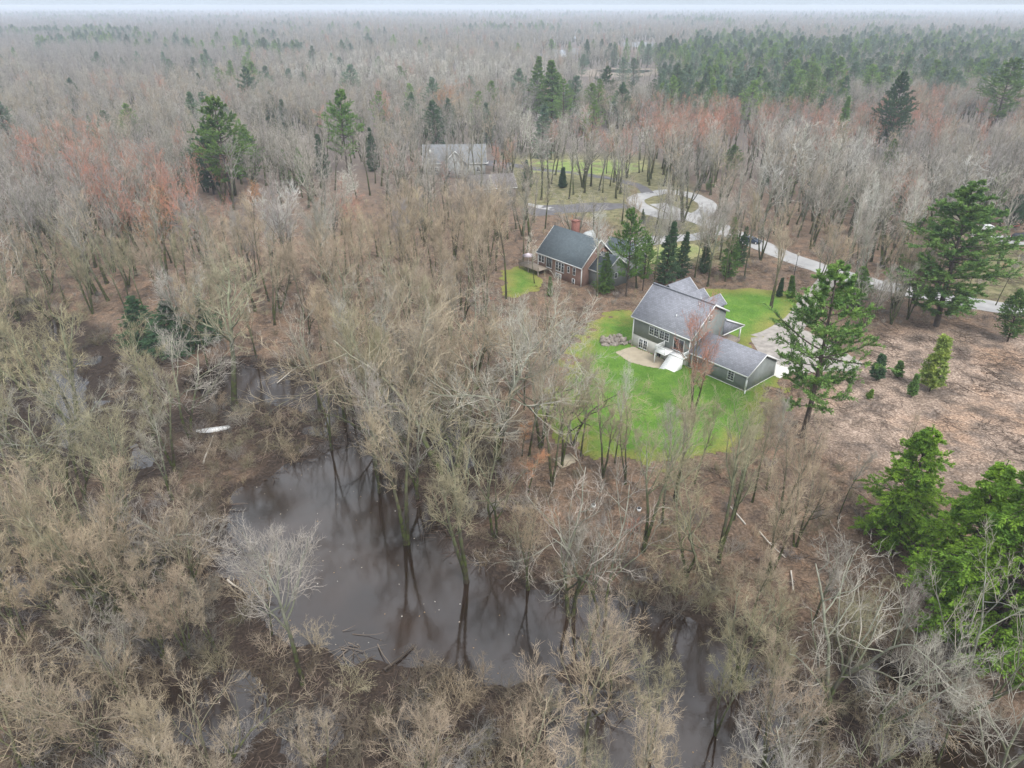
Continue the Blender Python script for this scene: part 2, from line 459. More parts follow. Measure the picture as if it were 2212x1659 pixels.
class MB:
    def __init__(s): s.v = []; s.f = []; s.uv = []
    def add(s, v, f, uv=None):
        k = len(s.v); s.v += [tuple(map(float, q)) for q in v]; s.f += [[i + k for i in q] for q in f]
    def box(s, a, b):
        (x0, y0, z0), (x1, y1, z1) = a, b
        s.add([(x0, y0, z0), (x1, y0, z0), (x1, y1, z0), (x0, y1, z0), (x0, y0, z1), (x1, y0, z1), (x1, y1, z1), (x0, y1, z1)],
              [[0, 3, 2, 1], [4, 5, 6, 7], [0, 1, 5, 4], [1, 2, 6, 5], [2, 3, 7, 6], [3, 0, 4, 7]])
        return s
    def obox(s, c, ax, ay, az, hx, hy, hz_):
        c = Vector(c); ax = Vector(ax).normalized() * hx; ay = Vector(ay).normalized() * hy; az = Vector(az).normalized() * hz_
        v = [c + ax * i + ay * j + az * k for k in (-1, 1) for i, j in ((-1, -1), (1, -1), (1, 1), (-1, 1))]
        s.add(v, [[0, 3, 2, 1], [4, 5, 6, 7], [0, 1, 5, 4], [1, 2, 6, 5], [2, 3, 7, 6], [3, 0, 4, 7]])
        return s
    def bar(s, a, b, t, t2=None):
        a = Vector(a); b = Vector(b); d = (b - a); l = d.length; d.normalize()
        up = Vector((0, 0, 1)) if abs(d.z) < .9 else Vector((1, 0, 0))
        x = d.cross(up).normalized(); y = x.cross(d)
        return s.obox((a + b) / 2, x, y, d, t, t2 or t, l / 2)
    def prism(s, poly, d0, d1):
        """poly: list of 3-D points (planar), swept from +d0 to +d1 (vectors)"""
        n = len(poly); a = [Vector(p) + Vector(d0) for p in poly]; b = [Vector(p) + Vector(d1) for p in poly]
        s.add(a + b, [list(range(n))[::-1], list(range(n, 2 * n))] + [[i, (i + 1) % n, n + (i + 1) % n, n + i] for i in range(n)])
        return s
    def cyl(s, a, b, r0, r1=None, n=10):
        a = Vector(a); b = Vector(b); d = (b - a).normalized(); r1 = r0 if r1 is None else r1
        up = Vector((0, 0, 1)) if abs(d.z) < .9 else Vector((1, 0, 0))
        x = d.cross(up).normalized(); y = x.cross(d)
        v = [a + (x * math.cos(t) + y * math.sin(t)) * r0 for t in np.linspace(0, 2 * math.pi, n, endpoint=False)]
        v += [b + (x * math.cos(t) + y * math.sin(t)) * r1 for t in np.linspace(0, 2 * math.pi, n, endpoint=False)]
        s.add(v, [list(range(n))[::-1], list(range(n, 2 * n))] + [[i, (i + 1) % n, n + (i + 1) % n, n + i] for i in range(n)])
        return s
    def build(s, name, m, parent=None, smooth=False):
        me = mesh(name, s.v, s.f, M[m] if isinstance(m, str) else m, smooth)
        # box-projected UVs in metres, for shingles
        uv = me.uv_layers.new(name='UVMap')
        co = np.array(s.v)
        d = np.zeros((len(me.loops), 2), np.float32)
        for p in me.polygons:
            nn = np.array(p.normal)
            e = np.cross((0, 0, 1), nn); le = np.linalg.norm(e)
            e = np.array((1., 0, 0)) if le < 1e-3 else e / le
            g = np.cross(nn, e)
            for li in p.loop_indices:
                q = co[me.loops[li].vertex_index]; d[li] = (q @ e, q @ g)
        uv.data.foreach_set('uv', d.ravel())
        me.validate(clean_customdata=False)
        # make normals consistent outward
        return link(name, me, parent)

def link(name, me, parent=None, loc=None):
    o = bpy.data.objects.new(name, me); COL.objects.link(o)
    if parent: o.parent = parent
    if loc is not None: o.location = loc
    return o

def tag(o, label=None, cat=None, group=None, kind=None):
    if label: o['label'] = label
    if cat: o['category'] = cat
    if group: o['group'] = group
    if kind: o['kind'] = kind
    return o

def empty(name, loc, rz=0.0, label=None, cat=None, group=None):
    o = bpy.data.objects.new(name, None); o.empty_display_size = .3
    COL.objects.link(o); o.location = loc; o.rotation_euler = (0, 0, rz)
    return tag(o, label, cat, group)

# ------------------------------------------------------------------ ground, one sheet to the horizon
def axis(lo, hi, step, far, grow=1.16, both=True):
    c = list(np.arange(lo, hi + step / 2, step)); s = step; x = c[-1]
    while x < far: s *= grow; x += s; c.append(x)
    if both:
        s = step; x = c[0]; pre = []
        while x > -far: s *= grow; x -= s; pre.append(x)
        c = pre[::-1] + c
    return np.array(c)
gx = axis(-112, 112, .75, 9000)
gy = np.concatenate([np.linspace(-60, 11, 12), axis(12, 215, .75, 9500, both=False)])
X, Y = np.meshgrid(gx, gy)
Zg = height(X, Y)
nx, ny = len(gx), len(gy)
ii = np.arange(nx * ny).reshape(ny, nx)
F = np.stack([ii[:-1, :-1], ii[:-1, 1:], ii[1:, 1:], ii[1:, :-1]], -1).reshape(-1, 4)
gm = mesh('ground', np.stack([X, Y, Zg], -1).reshape(-1, 3), F, M['ground'], True)
def vattr(me, name, a):
    at = me.attributes.new(name, 'FLOAT', 'POINT'); at.data.foreach_set('value', np.asarray(a, np.float32).ravel())
nearm = (np.abs(X) < 260) & (Y < 330)
dlow = np.where(nearm, sdf(X, Y, LOW), 50)
rs = np.where(nearm, river_sd(X, Y), 50)
vattr(gm, 'mud_and_shade', np.clip(np.clip(1.1 - (Zg - 0.05) / .38, 0, 1) * .95 + .35 * (dlow < 1) , 0, 1))
vattr(gm, 'dull', sst((Y - 170) / 120) * .85)
vattr(gm, 'clear', 1 - sst((sdf(X, Y, CLEAR) + 2 * vnoise(X, Y, 5, 5)) / 7 + .3))
GRASSY = poly_w([(1090, 330), (1400, 340), (1480, 400), (1520, 480), (1600, 560), (1400, 570), (1330, 480), (1130, 440)], 3)
GRASSY2 = poly_w([(2120, 540), (2400, 540), (2500, 700), (2080, 640)], 3)
vattr(gm, 'grassy', np.maximum(1 - sst(sdf(X, Y, GRASSY) / 8 + .3), 1 - sst(sdf(X, Y, GRASSY2) / 6 + .3)))
tag(link('ground', gm), kind='structure', label='brown leaf litter forest floor')

def sheet(name, poly, m, lift, step=.35, ragged=0.0, label=None, seed=0, edge=4.5):
    """a sheet laid on the ground inside a polygon (world coordinates)"""
    lo = poly.min(0) - 1; hi = poly.max(0) + 1
    xs = np.arange(lo[0], hi[0], step); ys = np.arange(lo[1], hi[1], step)
    A, B = np.meshgrid(xs, ys)
    d = sdf(A, B, poly)
    if step > 1.5: d = d + 6 * vnoise(A, B, 15, seed)
    if ragged: d = d + ragged * (vnoise(A, B, 3.5, seed + 11) + .6 * vnoise(A, B, 1.2, seed + 12) + .35 * vnoise(A, B, .6, seed + 13))
    # pull the rim onto the outline so that the edge is clean
    gyv, gxv = np.gradient(d, step)
    pull = np.clip(d, 0, step * 1.5)
    nrm = np.sqrt(gxv ** 2 + gyv ** 2) + 1e-6
    A2 = A - gxv / nrm * pull; B2 = B - gyv / nrm * pull
    ok = d < step * .75
    idx = np.arange(A.size).reshape(A.shape)
    q = ok[:-1, :-1] & ok[1:, :-1] & ok[:-1, 1:] & ok[1:, 1:]
    F = np.stack([idx[:-1, :-1], idx[:-1, 1:], idx[1:, 1:], idx[1:, :-1]], -1)[q]
    used = np.unique(F); mp_ = np.zeros(A.size, int); mp_[used] = np.arange(len(used))
    V = np.stack([A2.ravel(), B2.ravel()], -1)[used]
    z = height(V[:, 0], V[:, 1]) + lift
    me = mesh(name, np.c_[V, z], mp_[F], M[m], True)
    vattr(me, 'edge', np.clip(1 + d.ravel()[used] / edge, 0, 1))
    return tag(link(name, me), kind='structure', label=label)

def band(name, pts, widths, m, lift, label=None, closed=False):
    """a road along picture points"""
    p = np.array([tuple(P(u, v))[:2] for u, v in pts]); wd = np.array(widths if hasattr(widths, '__len__') else [widths] * len(p), float)
    n = len(p); q = []; ww = []
    K = n if closed else n - 1
    for i in range(K):
        g = (lambda j: p[j % n]) if closed else (lambda j: p[min(max(j, 0), n - 1)])
        p0, p1, p2, p3 = g(i - 1), g(i), g(i + 1), g(i + 2)
        for t in np.linspace(0, 1, 12, endpoint=False):
            q.append(.5 * (2 * p1 + (p2 - p0) * t + (2 * p0 - 5 * p1 + 4 * p2 - p3) * t * t + (3 * p1 - p0 - 3 * p2 + p3) * t ** 3))
            ww.append(wd[i % n] * (1 - t) + wd[(i + 1) % n] * t)
    if not closed: q.append(p[-1]); ww.append(wd[-1])
    q = np.array(q); ww = np.array(ww)
    d = (np.roll(q, -1, 0) - np.roll(q, 1, 0)) if closed else np.gradient(q, axis=0)
    d /= np.linalg.norm(d, axis=1)[:, None] + 1e-9
    nn = np.c_[-d[:, 1], d[:, 0]]
    S = 5; V = []
    for s in np.linspace(-.5, .5, S):
        x = q + nn * (ww * s)[:, None]; V.append(np.c_[x, height(x[:, 0], x[:, 1]) + lift])
    V = np.stack(V, 1); k = len(q)
    idx = np.arange(k * S).reshape(k, S)
    if closed: idx = np.r_[idx, idx[:1]]
    F = np.stack([idx[:-1, 1:], idx[1:, 1:], idx[1:, :-1], idx[:-1, :-1]], -1).reshape(-1, 4)
    tag(link(name, mesh(name, V.reshape(-1, 3), F, M[m], True)), kind='structure', label=label)
    return q, ww

# water: one level sheet under the low ground
wp = np.array([[-190, 8], [190, 8], [190, 175], [-190, 175]])
tag(link('water', mesh('water', [(a, b, 0.0) for a, b in wp], [[0, 1, 2, 3]], M['water'])), kind='structure', label='brown flood water of the winding river')

LAWN1 = [(1170, 900), (1165, 860), (1190, 815), (1238, 770), (1242, 728), (1285, 700), (1330, 683), (1378, 678), (1500, 700), (1700, 800), (1680, 850),
         (1660, 900), (1640, 950), (1590, 995), (1500, 1008), (1410, 1022), (1340, 1008), (1290, 985), (1220, 945)]
LAWN2 = [(1455, 640), (1520, 626), (1600, 624), (1690, 632), (1735, 652), (1712, 682), (1680, 700), (1640, 735), (1560, 760), (1460, 700)]
lw1 = poly_w(LAWN1, 2.6); lw2 = poly_w(LAWN2, 3)
lw3 = poly_w([(1085, 592), (1130, 578), (1165, 590), (1168, 628), (1120, 648), (1088, 640)], 2.6)
lw4 = poly_w([(1385, 545), (1420, 528), (1500, 528), (1530, 545), (1480, 565), (1400, 575)], 3)
lw5 = poly_w([(1120, 346), (1260, 344), (1390, 350), (1400, 366), (1330, 382), (1250, 378), (1130, 372)], 3)
sheet('lawn', lw1, 'lawn', .05, .35, 2.3, 'bright green back lawn of the grey house', 1)
sheet('lawn', lw2, 'lawn', .05, .35, .5, 'green front lawn behind the grey house', 2)
sheet('lawn', lw3, 'lawn', .05, .35, .8, 'small green lawn beside the brown house', 3)
sheet('lawn', lw4, 'lawn_far', .05, .4, .8, 'pale lawn right of the brown house', 4)
sheet('lawn', lw5, 'lawn_far', .05, .6, 1.2, 'far yellow green lawn near the pale house', 5)
ROADS = []
ROADS.append(band('road', [(1420, 440), (1470, 462), (1540, 486), (1600, 512), (1650, 532), (1730, 565), (1800, 590), (1880, 610), (1960, 628), (2060, 648), (2212, 672), (2420, 700)],
                  [5, 6, 6.3, 6.3, 6.3, 6.3, 6.3, 6.3, 6.3, 6.3, 6.3, 6.3], 'asphalt', .050, 'pale worn road curving through the wood'))
ROADS.append(band('road', [(1375, 440), (1385, 424), (1440, 414), (1500, 424), (1530, 446), (1500, 468), (1430, 466)], 5.2, 'asphalt', .058, 'turning loop at the end of the road', True))
ROADS.append(band('driveway', [(1375, 445), (1330, 446), (1250, 450), (1180, 455), (1140, 460)], [5, 6, 9, 11, 8], 'asphalt2', .054, 'dark asphalt driveway off the turning loop'))
ROADS.append(band('driveway', [(1135, 440), (1165, 447), (1200, 452)], [2, 3, 3], 'asphalt', .066, 'pale strip beside the dark driveway'))
ROADS.append(band('driveway', [(1555, 500), (1500, 512), (1450, 516), (1390, 520), (1345, 525)], [4, 4.5, 5, 6, 7], 'asphalt', .062, 'pale driveway of the brown house'))
ROADS.append(band('driveway', [(1806, 586), (1775, 620), (1745, 655), (1722, 690), (1690, 720), (1660, 738)], [4.2, 3.6, 3.6, 4.0, 5.5, 7], 'gravel', .060, 'grey gravel driveway of the grey house'))
ROADS.append(band('driveway', [(2095, 505), (2160, 516), (2230, 520), (2330, 522)], [4, 8, 9, 8], 'asphalt', .05, 'pale parking drive at the right edge'))
ROADS.append(band('driveway', [(1040, 352), (1110, 358), (1180, 368), (1260, 376), (1370, 398), (1400, 418)], [9, 6, 4, 3.5, 3.5, 4], 'asphalt2', .066, 'grey drive to the pale house'))
# footing of gravel yard and slab behind the garage
yard = poly_w([(1620, 730), (1668, 728), (1705, 712), (1745, 716), (1800, 742), (1862, 782), (1856, 800), (1800, 802), (1740, 806), (1690, 800), (1650, 778)], 3)
sheet('driveway', yard, 'gravel', .052, .35, .3, 'gravel yard beside the garage', 6)
def hl(u, w): return HO + HU * u + HW * w
slab = np.array([hl(-11, 7.6), hl(1.2, 7.6), hl(1.2, 12.0), hl(-11, 10.0)])
sheet('pavement', slab, 'slab', .085, .3, 0, 'pale concrete apron behind the garage', 7)
pat = np.array([hl(-21.5, -.15), hl(-21.9, -4.3), hl(-18.5, -5.0), hl(-14, -3.6), hl(-11.3, -2.7), hl(-11.2, -.15)])
sheet('patio', pat, 'patio', .085, .3, .12, 'sandy patio below the deck', 8)
# far ponds and marsh
def wsheet(name, pts, z, m, label, dz=0.0):
    q = poly_w(pts, z)
    sheet(name, q, m, z - 3.0, 2.0, 4.5, label, len(pts))
    return q
PONDS = [wsheet('marsh', [(1240, 152), (1300, 147), (1430, 148), (1432, 161), (1340, 166), (1250, 164)], 3.04, 'reeds', 'tan marsh round the far ponds'),
         wsheet('pond', [(1160, 118), (1200, 108), (1262, 103), (1270, 113), (1230, 121), (1180, 127)], 3.10, 'pondwater', 'far pale pond among trees'),
         wsheet('pond', [(1340, 92), (1375, 90), (1415, 92), (1425, 100), (1385, 102), (1345, 100)], 3.10, 'pondwater', 'far pale pond strip'),
         wsheet('pond', [(1185, 76), (1330, 74), (1345, 80), (1240, 84)], 3.10, 'pondwater', 'farthest dark pond strip'),
         wsheet('pond', [(1290, 152), (1330, 149), (1412, 152), (1420, 156), (1370, 158), (1300, 157)], 3.10, 'water', 'dark narrow pond in the marsh')]
# ------------------------------------------------------------------ houses
def window(parent, o, ax, up, out, w_, h_, grid=(2, 2), name='window'):
    """o: lower left corner on the wall (local), ax: along, out: outward"""
    o = Vector(o); ax = Vector(ax); up = Vector(up); out = Vector(out)
    b = MB(); t = .055
    cx = o + ax * w_ / 2; 
    for (c, hx, hy) in ((o + ax * w_ / 2 + up * 0, w_ / 2 + t, t), (o + ax * w_ / 2 + up * h_, w_ / 2 + t, t), (o + up * h_ / 2, t, h_ / 2 - t), (o + ax * w_ + up * h_ / 2, t, h_ / 2 - t)):
        b.obox(c + out * .035, ax, up, out, hx, hy, .035)
    gx_, gy_ = grid
    for i in range(1, gx_): b.obox(o + ax * w_ * i / gx_ + up * h_ / 2 + out * .03, ax, up, out, .022, h_ / 2 - t, .018)
    for j in range(1, gy_): b.obox(o + up * h_ * j / gy_ + ax * w_ / 2 + out * .027, ax, up, out, w_ / 2 - t, .022, .014)
    f = b.build(name, 'white', parent)
    g = MB(); g.obox(o + ax * w_ / 2 + up * h_ / 2 + out * .008, ax, up, out, w_ / 2 - t, h_ / 2 - t, .006)
    g.build('pane', 'glass', f)
    return f

X_, Y_, Z_ = (1, 0, 0), (0, 1, 0), (0, 0, 1)

def gable_roof(parent, u0, u1, w0, w1, ez, rz_, m, trim, over=.3, wr=None, ez2=None, th=.16, name='roof'):
    """ridge along local x; eaves at w0 and w1"""
    wr = (w0 + w1) / 2 if wr is None else wr; ez2 = ez if ez2 is None else ez2
    s1 = (rz_ - ez) / (wr - w0); s2 = (rz_ - ez2) / (w1 - wr)
    a = (w0 - over, ez - s1 * over); c = (w1 + over, ez2 - s2 * over)
    b = MB()
    pr = [a, (wr, rz_), c, (c[0], c[1] + th), (wr, rz_ + th), (a[0], a[1] + th)]
    # two slopes as one folded plate
    P6 = [(u0 - over, q[0], q[1]) for q in pr]; Q6 = [(u1 + over, q[0], q[1]) for q in pr]
    k = 6
    b.add(P6 + Q6, [[0, 1, 4, 5], [1, 2, 3, 4], [11, 10, 7, 6], [10, 9, 8, 7], [5, 4, 10, 11], [4, 3, 9, 10], [1, 0, 6, 7], [2, 1, 7, 8], [0, 5, 11, 6], [3, 2, 8, 9]])
    r = b.build(name, m, parent)
    t = MB()
    for uu, sg in ((u0 - over, -1), (u1 + over, 1)):
        for p, q in ((a, (wr, rz_)), (c, (wr, rz_))):
            A_ = Vector((uu + sg * .022, p[0], p[1] + .03)); B_ = Vector((uu + sg * .022, q[0], q[1] + .03))
            t.bar(A_, B_, .02, .12)
    t.box((u0 - over, a[0] - .05, a[1] - .10), (u1 + over, a[0] - .003, a[1] + th * .7))
    t.box((u0 - over, c[0] + .003, c[1] - .10), (u1 + over, c[0] + .05, c[1] + th * .7))
    t.build('trim', trim, r)
    return r

def body(parent, u0, u1, w0, w1, z0, ez, rz_, m, wr=None, ez2=None, name='wall'):
    wr = (w0 + w1) / 2 if wr is None else wr; ez2 = ez if ez2 is None else ez2
    b = MB(); b.prism([(0, w0, z0), (0, w1, z0), (0, w1, ez2 - .01), (0, wr, rz_ - .02), (0, w0, ez - .01)], (u0, 0, 0), (u1, 0, 0))
    return b.build(name, m, parent)

# ---- the grey house with garage, deck and porch
h1 = empty('house', (HO[0], HO[1], 3.0), HA, 'grey green house with long garage wing, white deck and front porch', 'house')
body(h1, -22, -10.4, 0, 8.6, 1.75, 5.05, 9.3, 'siding', wr=4.7, ez2=7.3)
body(h1, -10.4, 0, 0.0, 7.8, .12, 2.75, 4.85, 'siding', wr=3.9)
MB().box((-21.97, .03, -.9), (-10.43, 8.57, 1.75)).build('foundation', 'concrete', h1)
MB().box((-10.4, -.04, -.5), (.04, 7.84, .12)).build('foundation', 'concrete', h1)
rf = gable_roof(h1, -22, -10.4, 0, 8.6, 5.05, 9.3, 'roof', 'white', .35, wr=4.7, ez2=7.3)
for u_, w_ in ((-12.4, 3.9), (-14.8, 1.6), (-13.0, 5.0)):
    zz = 9.3 - abs(w_ - 4.7) * (4.25 / 4.7) + .1
    MB().cyl((u_, w_, zz), (u_, w_, zz + .45), .07).build('vent_pipe', 'white', rf)
rc = MB()
rc.box((-22.35, 4.5, 9.42), (-10.05, 4.9, 9.53)); rc.build('ridge_cap', 'roof', rf)
gable_roof(h1, -10.05, 0, 0, 7.8, 2.75, 4.85, 'roof', 'white', .3)
# porch on the street side
b = MB(); b.add([(-22, 8.6, 5.7), (-10.2, 8.6, 5.7), (-10.2, 14.6, 3.0), (-22, 14.6, 3.0), (-22, 8.6, 5.82), (-10.2, 8.6, 5.82), (-10.2, 14.6, 3.12), (-22, 14.6, 3.12)],
                [[0, 3, 2, 1], [4, 5, 6, 7], [0, 1, 5, 4], [1, 2, 6, 5], [2, 3, 7, 6], [3, 0, 4, 7]])
pr_ = b.build('porch_roof', 'roof', h1)
MB().prism([(0, 8.62, 3.02), (0, 14.3, 3.02), (0, 8.62, 5.66)], (-10.5, 0, 0), (-10.3, 0, 0)).build('gable_infill', 'roof', pr_)
MB().bar((-10.17, 8.7, 5.7), (-10.17, 14.6, 3.05), .03, .10).box((-10.29, 8.62, 2.86), (-10.2, 14.5, 3.0)).box((-22, 14.6, 2.88), (-10.2, 14.65, 3.1)).build('trim', 'white', pr_)
MB().box((-22, 8.6, -.2), (-10.4, 14.3, .7)).build('porch_floor', 'wood_deck', h1)
for u_ in (-21.7, -18, -14.2, -10.6):
    MB().box((u_ - .1, 14.05, .7), (u_ + .1, 14.25, 2.98)).build('porch_post', 'white', h1)
for (uc, hw, rz2, wz) in ((-19.6, 2.3, 9.75, 10.4), (-16.0, 1.15, 9.05, 9.5), (-12.8, 1.3, 9.05, 9.5)):
    # cross gables on the far slope, ridge along local y
    dm = MB(); e = rz2 - hw * .85
    dm.prism([(uc - hw, 0, 7.0), (uc + hw, 0, 7.0), (uc + hw, 0, e), (uc, 0, rz2 - .02), (uc - hw, 0, e)], (0, 5.6, 0), (0, wz, 0))
    dmo = dm.build('dormer', 'siding', h1)
    o_ = .25
    b = MB(); q = [(uc - hw - o_, e - o_ * .85), (uc, rz2), (uc + hw + o_, e - o_ * .85), (uc + hw + o_, e - o_ * .85 + .14), (uc, rz2 + .14), (uc - hw - o_, e - o_ * .85 + .14)]
    y0 = 5.0; y1 = wz + .3
    b.add([(x, y0, z) for x, z in q] + [(x, y1, z) for x, z in q], [[0, 1, 4, 5], [1, 2, 3, 4], [11, 10, 7, 6], [10, 9, 8, 7], [5, 4, 10, 11], [4, 3, 9, 10], [1, 0, 6, 7], [2, 1, 7, 8], [0, 5, 11, 6], [3, 2, 8, 9]])
    b.build('dormer_roof', 'roof', dmo)
    MB().bar((uc - hw - o_, y1 + .02, e - o_ * .85 + .05), (uc, y1 + .02, rz2 + .05), .02, .1).bar((uc + hw + o_, y1 + .02, e - o_ * .85 + .05), (uc, y1 + .02, rz2 + .05), .02, .1).build('dormer_trim', 'white', dmo)
out0 = (0, -1, 0)
for a0, wd in ((-18.55, .9), (-17.58, .9), (-16.4, .9), (-15.45, .9)): window(h1, (a0, 0, 2.85), X_, Z_, out0, wd, 1.45, (2, 3))
window(h1, (-13.55, 0, 1.95), X_, Z_, out0, 2.0, 2.1, (2, 1), 'door')
window(h1, (-20.5, .03, -.25), X_, Z_, out0, .85, 1.6, (2, 3)); window(h1, (-19.55, .03, -.25), X_, Z_, out0, .85, 1.6, (2, 3))
window(h1, (-16.6, .03, -.45), X_, Z_, out0, .9, 2.0, (1, 1), 'door')
window(h1, (-9.75, 0, .75), X_, Z_, out0, 1.05, 1.6, (2, 4)); window(h1, (-3.2, 0, .85), X_, Z_, out0, 1.05, 1.6, (2, 4))
window(h1, (-10.4, 3.95, 6.6), Y_, Z_, X_, .7, .95, (2, 2))
for y_ in (9.0,): pass
for q0, q1 in (((-22.06, -.06, -.5), (-21.86, .1, 5.0)), ((-10.58, -.05, .1), (-10.42, .08, 5.0)), ((-.12, -.05, .05), (.05, .12, 2.7)), ((-.1, 7.68, .05), (.05, 7.85, 2.7))): MB().box(q0, q1).build('corner_trim', 'white', h1)
MB().cyl((.16, -.22, 2.62), (.12, -.12, 2.1), .075).cyl((.12, -.12, 2.1), (.12, -.12, .35), .075).cyl((.12, -.12, .35), (.45, -.75, .12), .075).build('downspout', 'white', h1)
for k in (0, 1):
    b = MB(); b.box((-9.6 + k * 4.6, 7.8, .12), (-6.6 + k * 4.6, 7.84, 2.35)); b.build('garage_door', 'white', h1)
dk = MB(); dk.box((-15.3, -2.4, 1.60), (-13.2, -.03, 1.75)).box((-13.198, -1.3, 1.60), (-10.45, -.03, 1.75))
deck = dk.build('deck', 'white', h1)
for u_ in (-15.2, -12.9, -10.7):
    MB().box((u_ - .07, -2.35 if u_ < -14 else -1.25, -.6), (u_ + .07, -2.21 if u_ < -14 else -1.11, 1.6)).build('deck_post', 'white', deck)
rl = MB()
def rail(r_, a_, b_, n_):
    a_ = Vector(a_); b_ = Vector(b_)
    r_.bar(a_ + Vector((0, 0, .95)), b_ + Vector((0, 0, .95)), .045, .03); r_.bar(a_ + Vector((0, 0, .12)), b_ + Vector((0, 0, .12)), .025, .02)
    for i in range(n_ + 1):
        q = a_.lerp(b_, i / n_); t = .05 if i in (0, n_) else .016
        r_.box((q.x - t, q.y - t, q.z + (.0 if t > .03 else .12)), (q.x + t, q.y + t, q.z + (1.05 if t > .03 else .93)))
rail(rl, (-15.25, -.1, 1.75), (-15.25, -2.35, 1.75), 14)
rail(rl, (-15.25, -2.35, 1.75), (-13.25, -2.35, 1.75), 11)
rl.build('railing', 'white', deck)
rl = MB(); rail(rl, (-10.55, -.1, 1.75), (-10.55, -1.25, 1.75), 8); rl.build('railing', 'white', deck)
st_ = MB()
for i in range(10):
    st_.box((-13.15, -1.3 - .24 * (i + 1), -.5), (-10.5, -1.302 - .24 * i, 1.56 - .2 * i))
st_.build('stairs', 'white', deck)
# ---- vent, satellite of small things round the grey house
b = MB(); b.box((-.4, -.3, 0), (.4, .3, .75)); b.box((-.3, -.2, .75), (.3, .2, .8))
p_ = hl(-9.0, 9.2)
ac = empty('heat_pump', (p_[0], p_[1], 3.08), HA, 'small dark grey unit standing on the concrete apron', 'heat pump')
b.build('case', 'black', ac)
# basketball hoop by the garage
p_ = P(1703, 786)
bk = empty('basketball_hoop', p_, HA, 'black basketball hoop on a pole by the garage apron', 'basketball hoop')
MB().cyl((0, 0, 0), (0, 0, 2.9), .06).cyl((0, 0, 2.7), (.5, 0, 3.1), .04).build('pole', 'black', bk)
MB().box((.48, -.6, 2.8), (.53, .6, 3.6)).build('backboard', 'black', bk)
rg = MB()
for i in range(12):
    a0, a1 = i * math.pi / 6, (i + 1) * math.pi / 6
    rg.cyl((.78 + .22 * math.cos(a0), .22 * math.sin(a0), 2.95), (.78 + .22 * math.cos(a1), .22 * math.sin(a1), 2.95), .015, n=5)
rg.build('rim', 'orange', bk)
MB().box((-.5, -.4, 0), (.3, .4, .18)).build('base', 'black', bk)

# ---- boulders of the retaining wall
rng = random.Random(5)
def rock(seed, r):
    g = np.random.default_rng(seed)
    import bmesh
    bm = bmesh.new(); bmesh.ops.create_icosphere(bm, subdivisions=2, radius=r)
    s = g.uniform(.65, 1.2, 3)
    pl = [(g.normal(size=3), g.uniform(.55, .85)) for _ in range(7)]
    for v in bm.verts:
        c = np.array(v.co)
        for nrm, k in pl:
            nn = nrm / np.linalg.norm(nrm); d = c @ nn - r * k
            if d > 0: c = c - nn * d
        v.co = Vector(c * s)
    me = bpy.data.meshes.new('boulder'); bm.to_mesh(me); bm.free(); me.materials.append(M['stone']); return me
BORD = ['', 'second', 'third', 'fourth', 'fifth', 'sixth', 'seventh', 'eighth', 'ninth']
rocks = [rock(k, .55) for k in range(6)]
k = 0
for row, (n_, zo) in enumerate(((9, .15), (8, .6), (6, 1.0))):
    for i in range(n_):
        t = (i + .5 * row) / 9
        q = hl(-22.5 - .3 * row - 2.6 * t + rng.uniform(-.15, .15), .3 - 4.6 * t + rng.uniform(-.2, .2)) + (-HU * .55 * row)
        o = link('boulder', rocks[k % 6], None, (q[0], q[1], hz(q[0], q[1]) + zo * (1 - t * .6))); o.rotation_euler = (rng.random() * 3, rng.random() * 3, rng.random() * 6)
        o.scale = [rng.uniform(.75, 1.15)] * 3
        tag(o, 'grey boulder, %s row of the patio stone wall, %s' % (('bottom', 'middle', 'top')[row], 'rightmost' if i == 0 else ('leftmost' if i == n_ - 1 else BORD[i] + ' from right')), 'boulder', 'boulders of the retaining wall'); k += 1

# ---- the brown house
BO = np.array([14.1, 130.8])
h2 = empty('house', (BO[0], BO[1], 3.0), HA, 'brown house with dark slate roof, brick chimney and raised deck', 'house')
def bl(u, w): return BO + HU * u + HW * w
body(h2, -13.2, -.2, 0, 9.6, -.6, 4.25, 8.8, 'siding2', wr=4.8)
gable_roof(h2, -13.2, -.2, 0, 9.6, 4.25, 8.8, 'roof2', 'white', .35)
body(h2, -.2, 4.2, 2.2, 9.0, -.6, 3.6, 6.2, 'siding', wr=5.6)
gable_roof(h2, .15, 4.2, 2.2, 9.0, 3.6, 6.2, 'roof2', 'white', .3)
body(h2, -4, 3.0, 9.0, 16, -.6, 3.8, 7.0, 'siding', wr=12.5)
gable_roof(h2, -4, 3.0, 9.3, 16, 3.8, 7.0, 'roof2', 'white', .3, wr=12.5)
ch = MB(); ch.box((-9.2, 5.6, 6.5), (-8.0, 6.9, 10.6)).box((-9.28, 5.52, 10.6), (-7.92, 6.98, 10.75)); ch.build('chimney', 'brick', h2)
MB().prism([(-6.7, 0, 6.0), (-4.9, 0, 6.0), (-4.9, 0, 8.1), (-5.8, 0, 8.9), (-6.7, 0, 8.1)], (0, 6.2, 0), (0, 8.6, 0)).build('dormer', 'siding3', h2)
for (a0, z0, wd, hh, g_, nm) in ((-13.0, 2.1, .8, 1.5, (1, 2), 'window'), (-12.1, 2.1, .8, 1.5, (1, 2), 'window'), (-10.6, 1.5, 1.7, 2.2, (3, 1), 'door'), (-7.7, 1.5, .75, 2.0, (1, 3), 'window'), (-6.85, 1.5, .75, 2.0, (1, 3), 'window'),
                                 (-6.0, 1.5, .75, 2.0, (1, 3), 'window'), (-4.2, 2.0, .6, 1.3, (1, 2), 'window'), (-2.6, 1.9, .7, 1.6, (1, 2), 'window'), (-7.6, -.4, 1.6, 1.4, (2, 1), 'window'), (-2.7, -.4, .7, 1.5, (1, 2), 'window')):
    window(h2, (a0, 0, z0), X_, Z_, out0, wd, hh, g_, nm)
